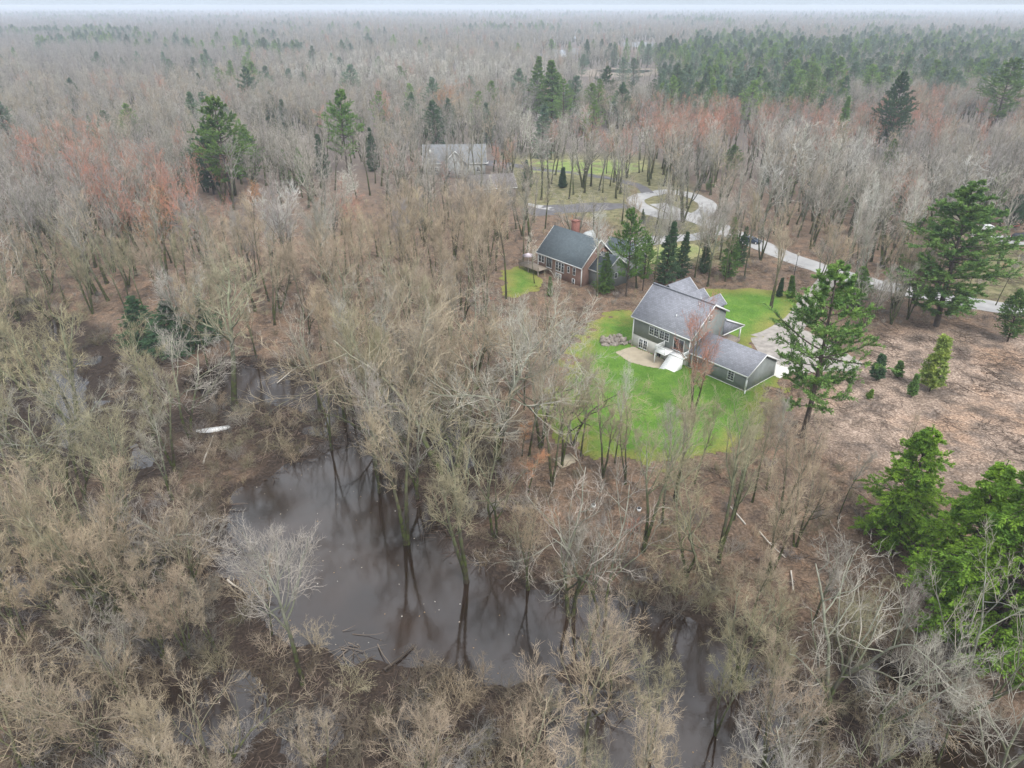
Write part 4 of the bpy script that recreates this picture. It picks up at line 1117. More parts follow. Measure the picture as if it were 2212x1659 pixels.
# ------------------------------------------------------------------ evergreens one can point to: (foot u, v, top row, form, tint, width, label)
EVG = [
    (1733, 945, 568, 'openpine', 'green', 1.20, 'tall open pine with layered boughs right of the grey garage'),
    (2022, 705, 398, 'pine', 'green', 1.55, 'huge broad dense pine beside the road at right'),
    (2176, 738, 625, 'pine', 'green', 1.3, 'small pine at the right edge below the road'),
    (2008, 845, 725, 'sapling', 'yellow', 1.2, 'yellow green young pine standing alone in the clearing'),
    (1968, 858, 808, 'sapling', 'green', 1.2, 'low green sapling left of the yellow green young pine'),
    (1893, 822, 765, 'sapling', 'dark', 1.5, 'bushy dark sapling at the end of the gravel yard'),
    (1938, 815, 780, 'sapling', 'green', 1.8, 'low spreading green sapling above the clearing edge'),
    (1876, 862, 840, 'sapling', 'bright', 1.6, 'tiny bright sapling in the leaf litter'),
    (1928, 1165, 925, 'hemlock', 'bright', 1.35, 'bright green conifer with a bare leader at lower right'),
    (2128, 1400, 955, 'hemlock', 'bright', 1.3, 'tallest bright green conifer in the lower right corner'),
    (2205, 1330, 965, 'hemlock', 'bright', 1.0, 'bright green conifer cut off by the right edge'),
    (2062, 1290, 1010, 'hemlock', 'bright', 1.35, 'bright green conifer left of the tallest corner conifer'),
    (1352, 640, 450, 'openpine', 'green', .85, 'tall green pine between the brown and grey houses'),
    (1305, 632, 545, 'hemlock', 'green', 1.1, 'small dark green conifer against the brown house end wall'),
    (1388, 628, 510, 'openpine', 'green', 1.0, 'bushy green pine just left of the grey house roof'),
    (1436, 612, 478, 'spruce', 'dark', 1.1, 'dark green spruce behind the grey house ridge'),
    (1470, 600, 500, 'spruce', 'dark', 1.1, 'dark spruce second behind the grey house ridge'),
    (1572, 600, 470, 'spruce', 'green', 1.0, 'narrow green spruce left of the front lawn'),
    (1596, 575, 490, 'spruce', 'dark', 1.0, 'dark narrow spruce by the road left of the lamp'),
    (1520, 590, 510, 'spruce', 'dark', 1.0, 'dark spruce between pale trunks above the house'),
    (1682, 641, 600, 'cedar', 'dark', 1.2, 'rounded dark shrub at the top of the front lawn'),
    (1706, 643, 596, 'cedar', 'green', 1.3, 'rounded green shrub beside the driveway top'),
    (1840, 672, 575, 'pine', 'green', 1.3, 'dark green pine behind the tall open pine'),
    (1188, 640, 598, 'cedar', 'green', 1.1, 'small round green shrub in front of the brown house'),
    (505, 440, 207, 'openpine', 'green', 1.15, 'largest green pine in the left wood'),
    (545, 395, 275, 'pine', 'green', 1.3, 'green pine tucked behind the largest left pine'),
    (462, 420, 265, 'pine', 'dark', 1.3, 'dark pine left of the largest left pine'),
    (752, 375, 193, 'openpine', 'green', 1.05, 'tall narrow pine alone in the middle left wood'),
    (545, 255, 143, 'openpine', 'blue', 1.0, 'distant pine rising above the grey wood'),
    (590, 275, 195, 'spruce', 'dark', 1.4, 'dark spruce right of the distant pine'),
    (622, 290, 215, 'spruce', 'dark', 1.4, 'dark spruce, second in the row right of the distant pine'),
    (700, 385, 290, 'spruce', 'dark', 1.2, 'dark narrow spruce left of the tall narrow pine'),
    (655, 400, 318, 'spruce', 'green', 1.2, 'olive green spruce in the middle left wood'),
    (620, 398, 322, 'spruce', 'green', 1.1, 'green spruce beside the olive green spruce'),
    (806, 370, 275, 'spruce', 'dark', 1.0, 'dark thin spruce right of the tall narrow pine'),
    (896, 290, 200, 'spruce', 'dark', 1.1, 'dark spruce above the far pale house at left'),
    (440, 225, 158, 'spruce', 'dark', 1.0, 'small dark distant spruce in the grey wood'),
    (77, 235, 175, 'pine', 'blue', 1.3, 'pale green distant pine near the left edge'),
    (168, 235, 168, 'pine', 'dark', 1.2, 'dark distant pine right of the pale left one'),
    (14, 225, 185, 'pine', 'dark', 1.6, 'dark distant pine at the left edge'),
    (178, 300, 235, 'spruce', 'dark', 1.5, 'dark conifer among grey crowns at left'),
    (205, 305, 250, 'spruce', 'green', 1.4, 'green conifer beside the dark left conifer'),
    (1158, 245, 122, 'spruce', 'green', 1.3, 'left of the two tall central spruces'),
    (1193, 262, 130, 'spruce', 'green', 1.65, 'right broader one of the two tall central spruces'),
    (1305, 245, 143, 'openpine', 'dark', 1.0, 'layered dark pine right of the two central spruces'),
    (1340, 275, 178, 'pine', 'blue', 1.1, 'bluish pine beside the layered dark pine'),
    (1578, 375, 312, 'pine', 'green', 1.6, 'rounded green pine in front of the grey wood'),
    (1912, 330, 155, 'pine', 'dark', 1.0, 'tall dark pine rising from the reddish wood at right'),
    (1806, 330, 208, 'spruce', 'green', .9, 'narrow light green conifer left of the tall dark pine'),
    (1915, 380, 300, 'pine', 'green', 1.1, 'green pine below the tall dark pine'),
    (2140, 290, 125, 'openpine', 'green', 1.4, 'tall layered pine near the right edge'),
    (2206, 290, 195, 'pine', 'dark', 1.5, 'dark pine at the right edge, far wood'),
    (1268, 140, 85, 'spruce', 'dark', 1.3, 'dark spruce standing before the far pond'),
    (1138, 412, 345, 'spruce', 'dark', 1.2, 'dark columnar spruce right of the white pickup'),
    (1215, 405, 362, 'cedar', 'dark', 1.6, 'dull round evergreen shrub on the far lawn'),
    (1388, 483, 452, 'spruce', 'dark', 1.2, 'little spruce beside the turning loop'),
    (320, 755, 640, 'hemlock', 'dark', 1.8, 'dark evergreen in the flooded wood, left one'),
    (440, 740, 640, 'hemlock', 'dark', 1.9, 'dark evergreen by the leafy bank, right one'),
    (380, 765, 650, 'hemlock', 'dark', 2.0, 'dark evergreen in the middle of the flooded trio'),
    (1890, 460, 400, 'pine', 'dark', 1.3, 'dark green pine behind bare trunks at right'),
    (1850, 445, 385, 'pine', 'dark', 1.3, 'dark pine left of its neighbour behind bare trunks'),
    (1790, 425, 375, 'pine', 'dark', 1.2, 'dark pine deep in the wood above the road'),
    (2140, 470, 375, 'pine', 'green', 1.1, 'green pine behind the huge broad pine'),
    (2180, 495, 420, 'pine', 'dark', 1.4, 'dark pine above the white car'),
]
for (u, v, vt, f_, t_, wd, lb) in EVG:
    p = P(u, v); plant_coni(p, max(1.2, height_to(p, vt)), f_, t_, lb, 'evergreens scattered through the wood', wd)

ORD = ['leftmost', 'second', 'third', 'fourth', 'fifth', 'sixth', 'seventh', 'eighth', 'ninth', 'tenth', 'eleventh', 'twelfth', 'thirteenth', 'fourteenth', 'fifteenth', 'sixteenth', 'seventeenth', 'eighteenth', 'nineteenth', 'twentieth']
for k, (u, v, vt) in enumerate(((1530, 415, 385), (1650, 400, 362), (1700, 425, 380), (1745, 440, 395), (1815, 455, 400), (1865, 470, 412), (1905, 480, 405), (1940, 465, 405), (1975, 490, 420), (2060, 440, 370), (2120, 455, 395), (2200, 470, 400))):
    p = P(u, v); plant_coni(p, height_to(p, vt), 'hemlock' if k % 3 else 'pine', 'dark' if k % 2 else 'green', 'dark understory evergreen behind bare trunks across the road, %s%s' % (ORD[k], '' if k == 0 else ' from left'), 'evergreens scattered through the wood', 1.3)
# ------------------------------------------------------------------ bare trees one can point to
HERO = [   # u, v, top row, form, tint, var, lean(x,y) , wide, label
    (655, 1478, 1058, 'spreading', 'grey', 0, (0, 0), .72, 'solitary pale crowned tree standing in front of the broad river'),
    (587, 1372, 1190, 'slender', 'tan', 0, (0, 0), .8, 'slim tree at the bank left of the solitary pale tree'),
    (508, 884, 540, 'tall', 'olive', 1, (-.03, 0), 1.7, 'tall mossy trunked tree at the left end of the brown pool'),
    (418, 760, 555, 'forked', 'grey', 0, (0, 0), 1.1, 'grey forked tree on the bank left of the mossy trunk'),
    (717, 972, 690, 'twin', 'tan', 1, (0, 0), .6, 'tree standing in water right of the stick covered island'),
    (165, 930, 640, 'clump', 'olive', 0, (-.12, 0), 1.2, 'wide clump of dark stems leaning left in flood water'),
    (335, 962, 700, 'twin', 'olive', 1, (-.10, 0), .9, 'leaning dark trunk left of the white canoe'),
    (1012, 1262, 830, 'twin', 'olive', 2, (-.06, 0), .95, 'dark leaning tree rooted at the river edge, centre'),
    (880, 1180, 770, 'twin', 'tan', 0, (-.04, 0), .9, 'tan tree on the right bank of the broad river'),
    (985, 1060, 640, 'gnarled', 'tan', 0, (0, 0), 1.25, 'wide gnarled tan tree in the middle thicket'),
    (1075, 1000, 620, 'gnarled', 'grey', 1, (.04, 0), 1.1, 'wide gnarled grey tree left of the lawn corner'),
    (930, 940, 610, 'forked', 'tan', 2, (0, 0), 1.1, 'tan forked tree right of the brown pool'),
    (1236, 1335, 950, 'old', 'grey', 1, (0, 0), .9, 'big grey green tree in water with bare reaching limbs'),
    (1300, 1342, 985, 'old', 'grey', 0, (.22, 0), .7, 'mossy trunk leaning right over the dark water'),
    (1392, 1190, 850, 'twin', 'olive', 1, (.03, 0), .9, 'slim dark forked tree below the lawn'),
    (1215, 1010, 750, 'twin', 'tan', 1, (0, 0), .8, 'slim tree at the lower left lawn corner'),
    (1143, 985, 720, 'tall', 'grey', 0, (.02, 0), .8, 'slim grey tree left of the back lawn'),
    (1328, 1000, 775, 'tall', 'pale', 1, (0, 0), .6, 'white barked slim tree on the lawn edge'),
    (1548, 1215, 840, 'twin', 'olive', 2, (.02, 0), .9, 'dark twin trunks below the garage corner'),
    (1625, 1085, 820, 'tall', 'tan', 0, (0, 0), .7, 'slim dark tree below the garage end'),
    (1458, 1080, 800, 'twin', 'tan', 1, (0, 0), .75, 'thin tree in front of the back lawn, centre'),
    (1690, 1120, 860, 'twin', 'tan', 0, (.04, 0), .9, 'thin tan forked tree left of the open pine foot'),
    (1770, 1570, 1120, 'old', 'grey', 1, (.10, 0), .95, 'large pale grey tree leaning right at lower right'),
    (2060, 1560, 1150, 'old', 'grey', 0, (.15, 0), .8, 'grey tree with broken bare stem near lower right corner'),
    (2080, 1780, 1290, 'old', 'grey', 1, (.25, 0), .9, 'pale limbs reaching in from the bottom right corner'),
    (1665, 668, 440, 'twin', 'tan', 1, (.04, 0), .85, 'dark trunked tree standing on the front lawn'),
    (1155, 612, 500, 'slender', 'pale', 0, (-.03, 0), .8, 'white birch before the brown house deck'),
    (1290, 640, 440, 'tall', 'pale', 1, (.02, 0), 1.0, 'tall pale tree before the brown house gable'),
    (1375, 622, 380, 'tall', 'tan', 0, (.10, 0), .8, 'pale leaning trunk left of the grey house roof'),
    (1412, 618, 430, 'tall', 'grey', 2, (.03, 0), .7, 'straight pale trunk just behind the grey house'),
    (1440, 606, 400, 'tall', 'grey', 1, (.08, 0), .7, 'pale leaning trunk right of the straight one'),
    (1566, 608, 430, 'tall', 'tan', 0, (.06, 0), .7, 'bare trunk left of the front lawn top'),
    (1608, 600, 400, 'tall', 'tan', 1, (.03, 0), .7, 'bare trunk by the road above the front lawn'),
    (750, 455, 350, 'spreading', 'pale', 1, (0, 0), 1.3, 'round whitish crown left of the far pale house'),
    (600, 600, 392, 'forked', 'pale', 0, (.05, 0), 1.0, 'pale branching tree in the middle left wood'),
    (725, 650, 510, 'slender', 'pale', 1, (-.12, 0), .6, 'leaning white birch in the tan wood'),
    (1190, 345, 250, 'spreading', 'reddish', 1, (0, 0), 1.05, 'rounded reddish crown above the far lawn'),
    (960, 285, 172, 'spreading', 'orange', 0, (0, 0), 1.15, 'rounded pinkish crown above the far house'),
    (325, 392, 303, 'spreading', 'reddish', 2, (0, 0), 1.3, 'bright reddish round crown at left'),
    (760, 520, 415, 'spreading', 'reddish', 0, (0, 0), 1.15, 'reddish crown in front of the whitish crown'),
    (330, 560, 462, 'spreading', 'orange', 1, (0, 0), 1.2, 'orange tinged crown in the left wood'),
    (550, 480, 385, 'spreading', 'orange', 2, (0, 0), .9, 'orange crown at the foot of the largest pine'),
    (1068, 520, 425, 'spreading', 'orange', 1, (0, 0), 1.1, 'orange tinged crown left of the brown house'),
    (970, 420, 345, 'spreading', 'reddish', 1, (0, 0), 1.0, 'reddish crown before the far pale house'),
    (1240, 500, 462, 'slender', 'orange', 0, (0, 0), 1.0, 'small orange tinged tree behind the brown chimney'),
    (1310, 375, 275, 'spreading', 'reddish', 0, (0, 0), .9, 'reddish crown right of the rounded reddish one'),
    (1495, 900, 640, 'forked', 'reddish', 1, (0, 0), .75, 'small reddish budded tree before the grey house'),
    (1065, 480, 365, 'tall', 'pale', 1, (-.04, 0), .6, 'white birch stem before the taupe roof'),
    (1870, 705, 555, 'clump', 'grey', 0, (.03, 0), .9, 'clump of grey stems right of the gravel yard'),
    (1925, 700, 560, 'clump', 'grey', 1, (0, 0), .85, 'second clump of grey stems right of the gravel yard'),
    (1960, 690, 520, 'forked', 'tan', 0, (0, 0), .8, 'tan forked tree touching the huge pine'),
    (1770, 610, 470, 'forked', 'grey', 1, (0, 0), .8, 'grey forked tree on the road bend'),
    (1830, 600, 400, 'tall', 'pale', 2, (.10, 0), .7, 'pale leaning trunk across the road'),
    (1870, 590, 370, 'tall', 'pale', 0, (.13, 0), .7, 'pale leaning trunk, second across the road'),
    (1920, 600, 360, 'tall', 'pale', 1, (.15, 0), .7, 'pale leaning trunk, third across the road'),
    (1955, 560, 330, 'tall', 'grey', 1, (.15, 0), .8, 'grey leaning trunk behind the huge pine'),
    (2085, 640, 530, 'slender', 'tan', 1, (.06, 0), .7, 'thin tree on grass right of the huge pine'),
    (2150, 660, 520, 'slender', 'grey', 0, (.06, 0), .7, 'thin grey tree near the right edge by the road'),
    (1945, 1010, 880, 'slender', 'tan', 1, (0, 0), .9, 'little bare tree just behind the bright conifer'),
    (1260, 1640, 1340, 'spreading', 'tan', 0, (0, 0), .85, 'dense tan crown at bottom centre in flood water'),
    (1400, 1650, 1370, 'twin', 'olive', 1, (.03, 0), .75, 'mossy trunked tree right of the dense tan crown'),
    (1255, 985, 790, 'tall', 'grey', 1, (0, 0), .9, 'thin grey tree right of the sandbox'),
    (1235, 962, 730, 'gnarled', 'tan', 0, (0, 0), .9, 'broad gnarled tan tree at the left lawn corner'),
    (1168, 965, 690, 'gnarled', 'grey', 1, (0, 0), .9, 'broad gnarled grey tree left of the lawn corner'),
    (1140, 1065, 965, 'slender', 'orange', 0, (0, 0), 1.5, 'small copper orange tree below the left lawn corner'),
    (1128, 985, 905, 'slender', 'orange', 1, (0, 0), 1.5, 'small copper orange tree at the thicket rim'),
    (1300, 1030, 810, 'twin', 'tan', 0, (0, 0), .9, 'thin tan tree below the white barked slim tree'),
    (1352, 1045, 830, 'twin', 'tan', 2, (-.03, 0), .8, 'forked slim tree at the lower lawn corner'),
    (1430, 1130, 850, 'tall', 'grey', 1, (.03, 0), .8, 'thin grey tree on the leafy slope, centre'),
    (1500, 1045, 830, 'tall', 'olive', 0, (0, 0), .8, 'thin olive tree at the lower lawn edge'),
    (1585, 1120, 860, 'twin', 'olive', 1, (.03, 0), .8, 'thin olive tree beside the dark twin trunks'),
    (1655, 1060, 850, 'tall', 'grey', 1, (-.03, 0), .8, 'thin grey tree left of the open pine, lower'),
    (1720, 1180, 930, 'forked', 'tan', 1, (.04, 0), .7, 'tan forked tree below the open pine foot'),
    (1810, 1120, 960, 'slender', 'grey', 0, (.04, 0), .8, 'thin grey leaning tree at the clearing edge'),
    (1480, 1240, 960, 'gnarled', 'olive', 0, (.05, 0), .8, 'olive gnarled tree on the slope above dark water'),
    (1200, 900, 690, 'slender', 'pale', 0, (-.04, 0), .8, 'pale slim tree at the left lawn edge'),
    (1190, 1050, 770, 'twin', 'tan', 0, (0, 0), .8, 'tan forked tree below the left lawn edge'),
    (700, 1700, 1490, 'forked', 'tan', 2, (0, 0), .8, 'pale tan crown at the bottom below the solitary tree'),
    (930, 1740, 1460, 'forked', 'tan', 1, (0, 0), .8, 'tan crown at the bottom edge left of centre'),
]
hero_xy = []
for (u, v, vt, f_, t_, vr, ln, wd, lb) in HERO:
    p = P(u, v); hero_xy.append((p.x, p.y)); plant_bare(p, height_to(p, vt), f_, t_, lb, ln, vr, None, wd)
hero_xy = np.array(hero_xy)

# ------------------------------------------------------------------ where the rest of the wood may stand
PROT = [
    ([(115, 690), (168, 690), (190, 940), (130, 965)], .85), ([(262, 945), (335, 945), (340, 1010), (265, 1010)], .85), ([(60, 680), (400, 680), (430, 1000), (60, 1000)], .42),
    ([(1362, 690), (1420, 605), (1520, 620), (1580, 650), (1625, 705), (1700, 765), (1690, 830), (1612, 855), (1460, 810), (1330, 765)], 1.0),
    ([(1540, 622), (1690, 628), (1740, 660), (1650, 730), (1600, 700)], 1.0), ([(1640, 735), (1700, 700), (1790, 735), (1860, 795), (1740, 800)], 1.0),
    ([(1240, 790), (1330, 770), (1600, 860), (1640, 900), (1560, 985), (1250, 930)], .93),
    ([(490, 1110), (620, 1010), (715, 995), (740, 1100), (880, 1240), (1160, 1300), (1150, 1450), (900, 1410), (720, 1400), (600, 1350), (540, 1290)], 1.0),
    ([(490, 795), (660, 805), (680, 870), (520, 872)], 1.0), ([(500, 700), (620, 700), (640, 770), (520, 775)], .8),
    ([(440, 900), (620, 890), (690, 960), (560, 1040), (450, 1000)], .85),
    ([(1860, 800), (1960, 750), (2080, 720), (2230, 715), (2230, 960), (2060, 950), (1990, 930), (1900, 960), (1800, 900)], 1.0),
    ([(1560, 490), (1660, 525), (1760, 560), (1900, 605), (1980, 625), (1970, 650), (1850, 628), (1750, 592), (1640, 550)], .97), ([(2040, 630), (2212, 655), (2212, 700), (2050, 665)], .95),
    ([(1365, 415), (1500, 415), (1560, 490), (1500, 480), (1370, 450)], .12), ([(1165, 438), (1320, 438), (1320, 462), (1165, 465)], .55),
    ([(1160, 475), (1335, 480), (1325, 570), (1255, 615), (1160, 575)], .88), ([(910, 316), (1040, 316), (1045, 340), (910, 340)], .6),
    ([(1085, 585), (1155, 585), (1155, 635), (1085, 640)], .9), ([(1110, 344), (1400, 348), (1400, 366), (1250, 376), (1110, 372)], .6), ([(1020, 368), (1100, 375), (1130, 425), (1030, 425)], .1),
    ([(1320, 1045), (1640, 1030), (1560, 1170), (1300, 1150)], .70), ([(1180, 98), (1262, 98), (1260, 126), (1180, 126)], .25), ([(1340, 90), (1420, 90), (1420, 104), (1340, 104)], .6),
    ([(1250, 148), (1420, 150), (1420, 165), (1250, 162)], .75), ([(600, 310), (720, 300), (720, 395), (600, 400)], .6, 1), ([(790, 270), (825, 270), (825, 350), (790, 350)], .7, 1), ([(1550, 360), (1610, 310), (1620, 370)], .9), ([(2050, 560), (2212, 545), (2212, 690), (2060, 650)], .85),
    ([(425, 215), (570, 215), (600, 330), (560, 400), (440, 400)], .9, 1), ([(715, 195), (785, 195), (785, 330), (720, 330)], .85, 1), ([(1140, 125), (1230, 130), (1230, 235), (1140, 235)], .9, 1),
    ([(1290, 145), (1365, 180), (1365, 260), (1290, 250)], .8, 1), ([(1895, 160), (1945, 165), (1945, 300), (1895, 300)], .8, 1), ([(2095, 125), (2180, 125), (2180, 245), (2095, 250)], .8, 1),
    ([(1985, 410), (2130, 400), (2140, 620), (1985, 650)], .9, 1), ([(565, 190), (660, 215), (660, 280), (580, 270)], .7, 1), ([(1720, 570), (1800, 580), (1850, 760), (1800, 920), (1650, 900), (1680, 760)], .95, 1),
    ([(1875, 925), (2030, 925), (2030, 1130), (1875, 1130)], .95, 1), ([(2020, 1000), (2230, 950), (2230, 1240), (2030, 1240)], .95, 1), ([(2070, 960), (2230, 960), (2230, 1370), (2080, 1370)], .93, 1), ([(700, 345), (800, 345), (800, 420), (700, 420)], .85, 1), ([(250, 640), (470, 640), (470, 740), (270, 740)], .5, 1), ([(1310, 440), (1400, 450), (1440, 620), (1310, 620)], .85, 1),
    ([(1210, 1380), (1320, 1330), (1650, 1400), (1600, 1500), (1440, 1480)], .5), ([(2110, 500), (2212, 498), (2212, 545), (2110, 545)], .97),
]
HOUSES = [np.array([hl(-24, -6.5), hl(2.5, -2.5), hl(3, 14), hl(-24, 14.5)]), np.array([bl(-18, -4), bl(5.5, -2), bl(5.5, 17), bl(-18, 14)]),
          poly_w([(905, 385), (1060, 385), (1060, 340), (905, 340)], 3), poly_w([(1005, 440), (1095, 440), (1110, 405), (1015, 402)], 3)]

FLOODW = poly_w([(740, 880), (1100, 880), (1150, 1100), (1180, 1285), (1060, 1262), (960, 1220), (860, 1180), (770, 1080), (725, 980)], 0)
FLOOD2 = poly_w([(1150, 1500), (1400, 1500), (1660, 1440), (1700, 1760), (1040, 1800), (980, 1640), (1060, 1560)], 0)
THIN = poly_w([(60, 690), (380, 690), (440, 800), (400, 1000), (300, 1080), (60, 1060)], 0)
def allowed(x, y, H, cr, rnd, base_only=False, in_clear=False):
    z = height(x, y)
    ok = np.ones(len(x), bool)
    for pw in (lw1, lw2, lw3, lw4, lw5): ok &= sdf(x, y, pw) > 1.0
    for pw in HOUSES: ok &= sdf(x, y, pw) > .5
    ok &= (sdf(x, y, yard) > 1)
    for q, ww in ROADS:
        for i in range(0, len(q), 3): ok &= ((x - q[i, 0]) ** 2 + (y - q[i, 1]) ** 2) > (ww[i] / 2 + 1.3) ** 2
    for q in PONDS: ok &= sdf(x, y, q) > 0
    if not in_clear: ok &= ~((sdf(x, y, CLEAR) < 0) & (rnd > .03))
    near = y < 200
    rsd = np.where(near, river_sd(x, y), 9)
    ok &= (rsd > -.3) | ((rsd > -3.5) & (rnd > .90)) | ((sdf(x, y, FLOODW) < 0) & (rnd > .35))
    ok |= (rsd <= -.3) & (sdf(x, y, FLOOD2) < 0) & (rnd > .1)
    ok &= ~((sdf(x, y, THIN) < 0) & (rnd > .38))
    if base_only: return ok
    rej = np.zeros(len(x), bool)
    for fz, off in ((0.02, 0), (.3, 0), (.55, -.5), (.55, .5), (.75, -.8), (.75, .8), (.75, 0), (.93, -.4), (.93, .4), (1.0, 0)):
        u, v = project(x + off * cr, y, z + H * fz)
        for e_ in PROT:
            pl, pr = e_[0], e_[1]
            vv = max(q[1] for q in pl) + 25 if len(e_) > 2 else min(q[1] for q in pl) - 8
            ymax = on_plane(1106, max(vv, 30), 3)[1]
            rej |= (sdf(u, v, pl) < 0) & (rnd < pr) & (y < ymax)
    return ok & ~rej

def scatter(y0, y1, step, seed, margin=7.0):
    g = np.random.default_rng(seed); xs = []; ys = []
    y = y0
    while y < y1:
        hw = (y * cP + CAM_Z * sP) * 1106 / FPX + margin
        n = max(1, int(2 * hw / step)); xx = (np.arange(n) + .5) / n * 2 * hw - hw
        xs.append(xx + g.uniform(-.45, .45, n) * step); ys.append(y + g.uniform(-.45, .45, n) * step); y += step
    return np.concatenate(xs), np.concatenate(ys), g

# colour patches of the canopy, in the picture: (u, v, ru, rv, tint, strength)
BLOBS = [(320, 400, 140, 60, 'reddish', .4), (500, 420, 110, 40, 'reddish', .4), (780, 440, 80, 35, 'reddish', .5), (330, 480, 90, 40, 'orange', .25), (1700, 250, 330, 50, 'reddish', .4),
         (2050, 230, 200, 60, 'reddish', .28), (1450, 240, 200, 50, 'reddish', .4), (300, 110, 260, 25, 'mauve', .9), (200, 60, 400, 40, 'mauve', .9), (1250, 250, 180, 45, 'pale', .5),
         (900, 130, 320, 30, 'pale', .45), (1700, 320, 200, 70, 'pale', .35), (150, 330, 160, 50, 'reddish', .3), (80, 430, 180, 80, 'mauve', .7), (250, 560, 220, 60, 'olive', .5),
         (950, 500, 250, 80, 'tan', .9), (700, 600, 250, 100, 'tan', .8), (250, 800, 330, 130, 'olive', .7), (600, 380, 150, 60, 'grey', .7), (1600, 1300, 300, 150, 'olive', .5), (2000, 1300, 250, 200, 'grey', .5), (200, 1400, 400, 300, 'tan', .75),
         (900, 1600, 800, 100, 'tan', .8), (1750, 430, 200, 60, 'grey', .8), (2050, 400, 200, 60, 'pale', .4)]
def pick_tint(u, v):
    for (a, b, ra, rb, t, k) in BLOBS:
        if ((u - a) / ra) ** 2 + ((v - b) / rb) ** 2 < 1 and RN.random() < k: return t
    if v > 500: return RN.choice(['tan', 'tan', 'olive', 'grey', 'tan', 'grey', 'olive'])
    return RN.choice(['grey', 'grey', 'mauve', 'tan', 'mauve', 'grey', 'reddish' if RN.random() < .2 else 'grey'])

x, y, g = scatter(16, 240, 5.2, 3)
x2, y2, g2 = scatter(14, 78, 5.7, 4)     # the near wood is thicker, save where it stands in flood water
k = (x2 < -18) | (y2 < 42) | (x2 > 30); x = np.r_[x, x2[k]]; y = np.r_[y, y2[k]]
n = len(x); rnd = g.random(n)
Hs = g.uniform(11.5, 20.5, n) * np.where(y > 120, 1.08, 1.0)
Hs = np.where(y < 45, g.uniform(9, 15.5, n), Hs)
ok = allowed(x, y, Hs, Hs * .3, rnd)
dd = np.min(np.hypot(x[:, None] - hero_xy[None, :, 0], y[:, None] - hero_xy[None, :, 1]), 1)
ok &= (dd > 4.2) | (y > 150)
# crowns must show in the picture
ut, vt = project(x, y, height(x, y) + Hs)
ok &= (vt < 1690) & (ut > -110) & (ut < 2320)
x, y, Hs = x[ok], y[ok], Hs[ok]
order = np.argsort(np.hypot(x, y)); x, y, Hs = x[order], y[order], Hs[order]
NIND = 300 - len(HERO)
near_forms = ['spreading', 'forked', 'twin', 'twin', 'twin', 'gnarled', 'tall', 'tall', 'old', 'old', 'slender', 'clump']
far_forms = ['spreading', 'tall', 'tall', 'forked', 'tall', 'slender']
rest = []
for i in range(len(x)):
    u, v = project(x[i], y[i], hz(x[i], y[i]) + Hs[i] * .7)
    t = pick_tint(float(u), float(v))
    f_ = RN.choice(near_forms if y[i] < 120 else far_forms)
    if i < NIND:
        plant_bare((x[i], y[i], hz(x[i], y[i])), Hs[i], f_, t, None, (RN.uniform(-.05, .05), RN.uniform(-.05, .05)), None, None, RN.uniform(.72, .98))
    else: rest.append((x[i], y[i], Hs[i], f_, t))
Y_SPLIT = y[min(NIND, len(y) - 1)]
print('individual bare trees', NIND, 'of', len(x), 'split at', Y_SPLIT)

# ------------------------------------------------------------------ labels that single the trees out
ZONES = [(100, 1560, 'at the bottom left corner'), (380, 1560, 'at the bottom edge, left part'), (620, 1600, 'at the bottom below the river bend'), (130, 1280, 'in the left edge thicket'),
         (380, 1260, 'in brush left of the broad river'), (130, 1040, 'in the flooded wood at left edge'), (380, 1050, 'below the white canoe'), (90, 840, 'by the narrow slough at far left'),
         (270, 840, 'between slough and brown pool'), (330, 660, 'above the dark flooded evergreens'), (560, 640, 'on the leafy bank above the pool'), (80, 640, 'in dense wood above the slough'),
         (740, 640, 'in tan wood above the pool'), (950, 640, 'in tan wood below the brown house'), (780, 860, 'right of the brown pool'), (900, 1050, 'in the thicket right of the river'),
         (1050, 1150, 'in the flooded centre thicket'), (1130, 880, 'left of the back lawn'), (1250, 1180, 'below the sandbox'), (1420, 1200, 'on the leafy slope below the lawn'),
         (1620, 1180, 'below the garage end of lawn'), (1800, 1120, 'below the open pine'), (880, 1620, 'at the bottom edge, centre left'), (1150, 1620, 'at the bottom edge, centre'),
         (1450, 1560, 'in flood water at bottom, right of centre'), (1700, 1350, 'in the thicket above lower right pool'), (1950, 1350, 'beside the bright green conifers'), (1750, 1600, 'at the bottom edge, right part'),
         (2080, 1600, 'at the bottom right corner'), (200, 500, 'in the far left grey wood'), (450, 520, 'below the largest left pine'), (650, 480, 'left of the reddish crowns'),
         (880, 470, 'below the far pale house'), (1100, 520, 'behind the brown house deck'), (1450, 500, 'between road loop and grey house'), (1700, 500, 'above the road bend'),
         (1900, 480, 'across the road behind mailboxes'), (2100, 450, 'behind the huge broad pine'), (1850, 700, 'beside the gravel yard'), (1250, 680, 'between the two houses')]
ORD = ['leftmost', 'second', 'third', 'fourth', 'fifth', 'sixth', 'seventh', 'eighth', 'ninth', 'tenth', 'eleventh', 'twelfth', 'thirteenth', 'fourteenth', 'fifteenth', 'sixteenth', 'seventeenth', 'eighteenth', 'nineteenth', 'twentieth']
WORD = {'tan': 'tan', 'olive': 'olive brown', 'grey': 'grey', 'mauve': 'dull mauve', 'reddish': 'reddish', 'orange': 'orange tinged', 'pale': 'pale'}
bins = {}
for (o, f_, t_, has, H) in TREES:
    if has: continue
    u, v = project(o.location.x, o.location.y, o.location.z + H * .6); u, v = float(u), float(v)
    zi = min(range(len(ZONES)), key=lambda k: (ZONES[k][0] - u) ** 2 + 1.6 * (ZONES[k][1] - v) ** 2)
    bins.setdefault((zi, t_, f_), []).append((u, o))
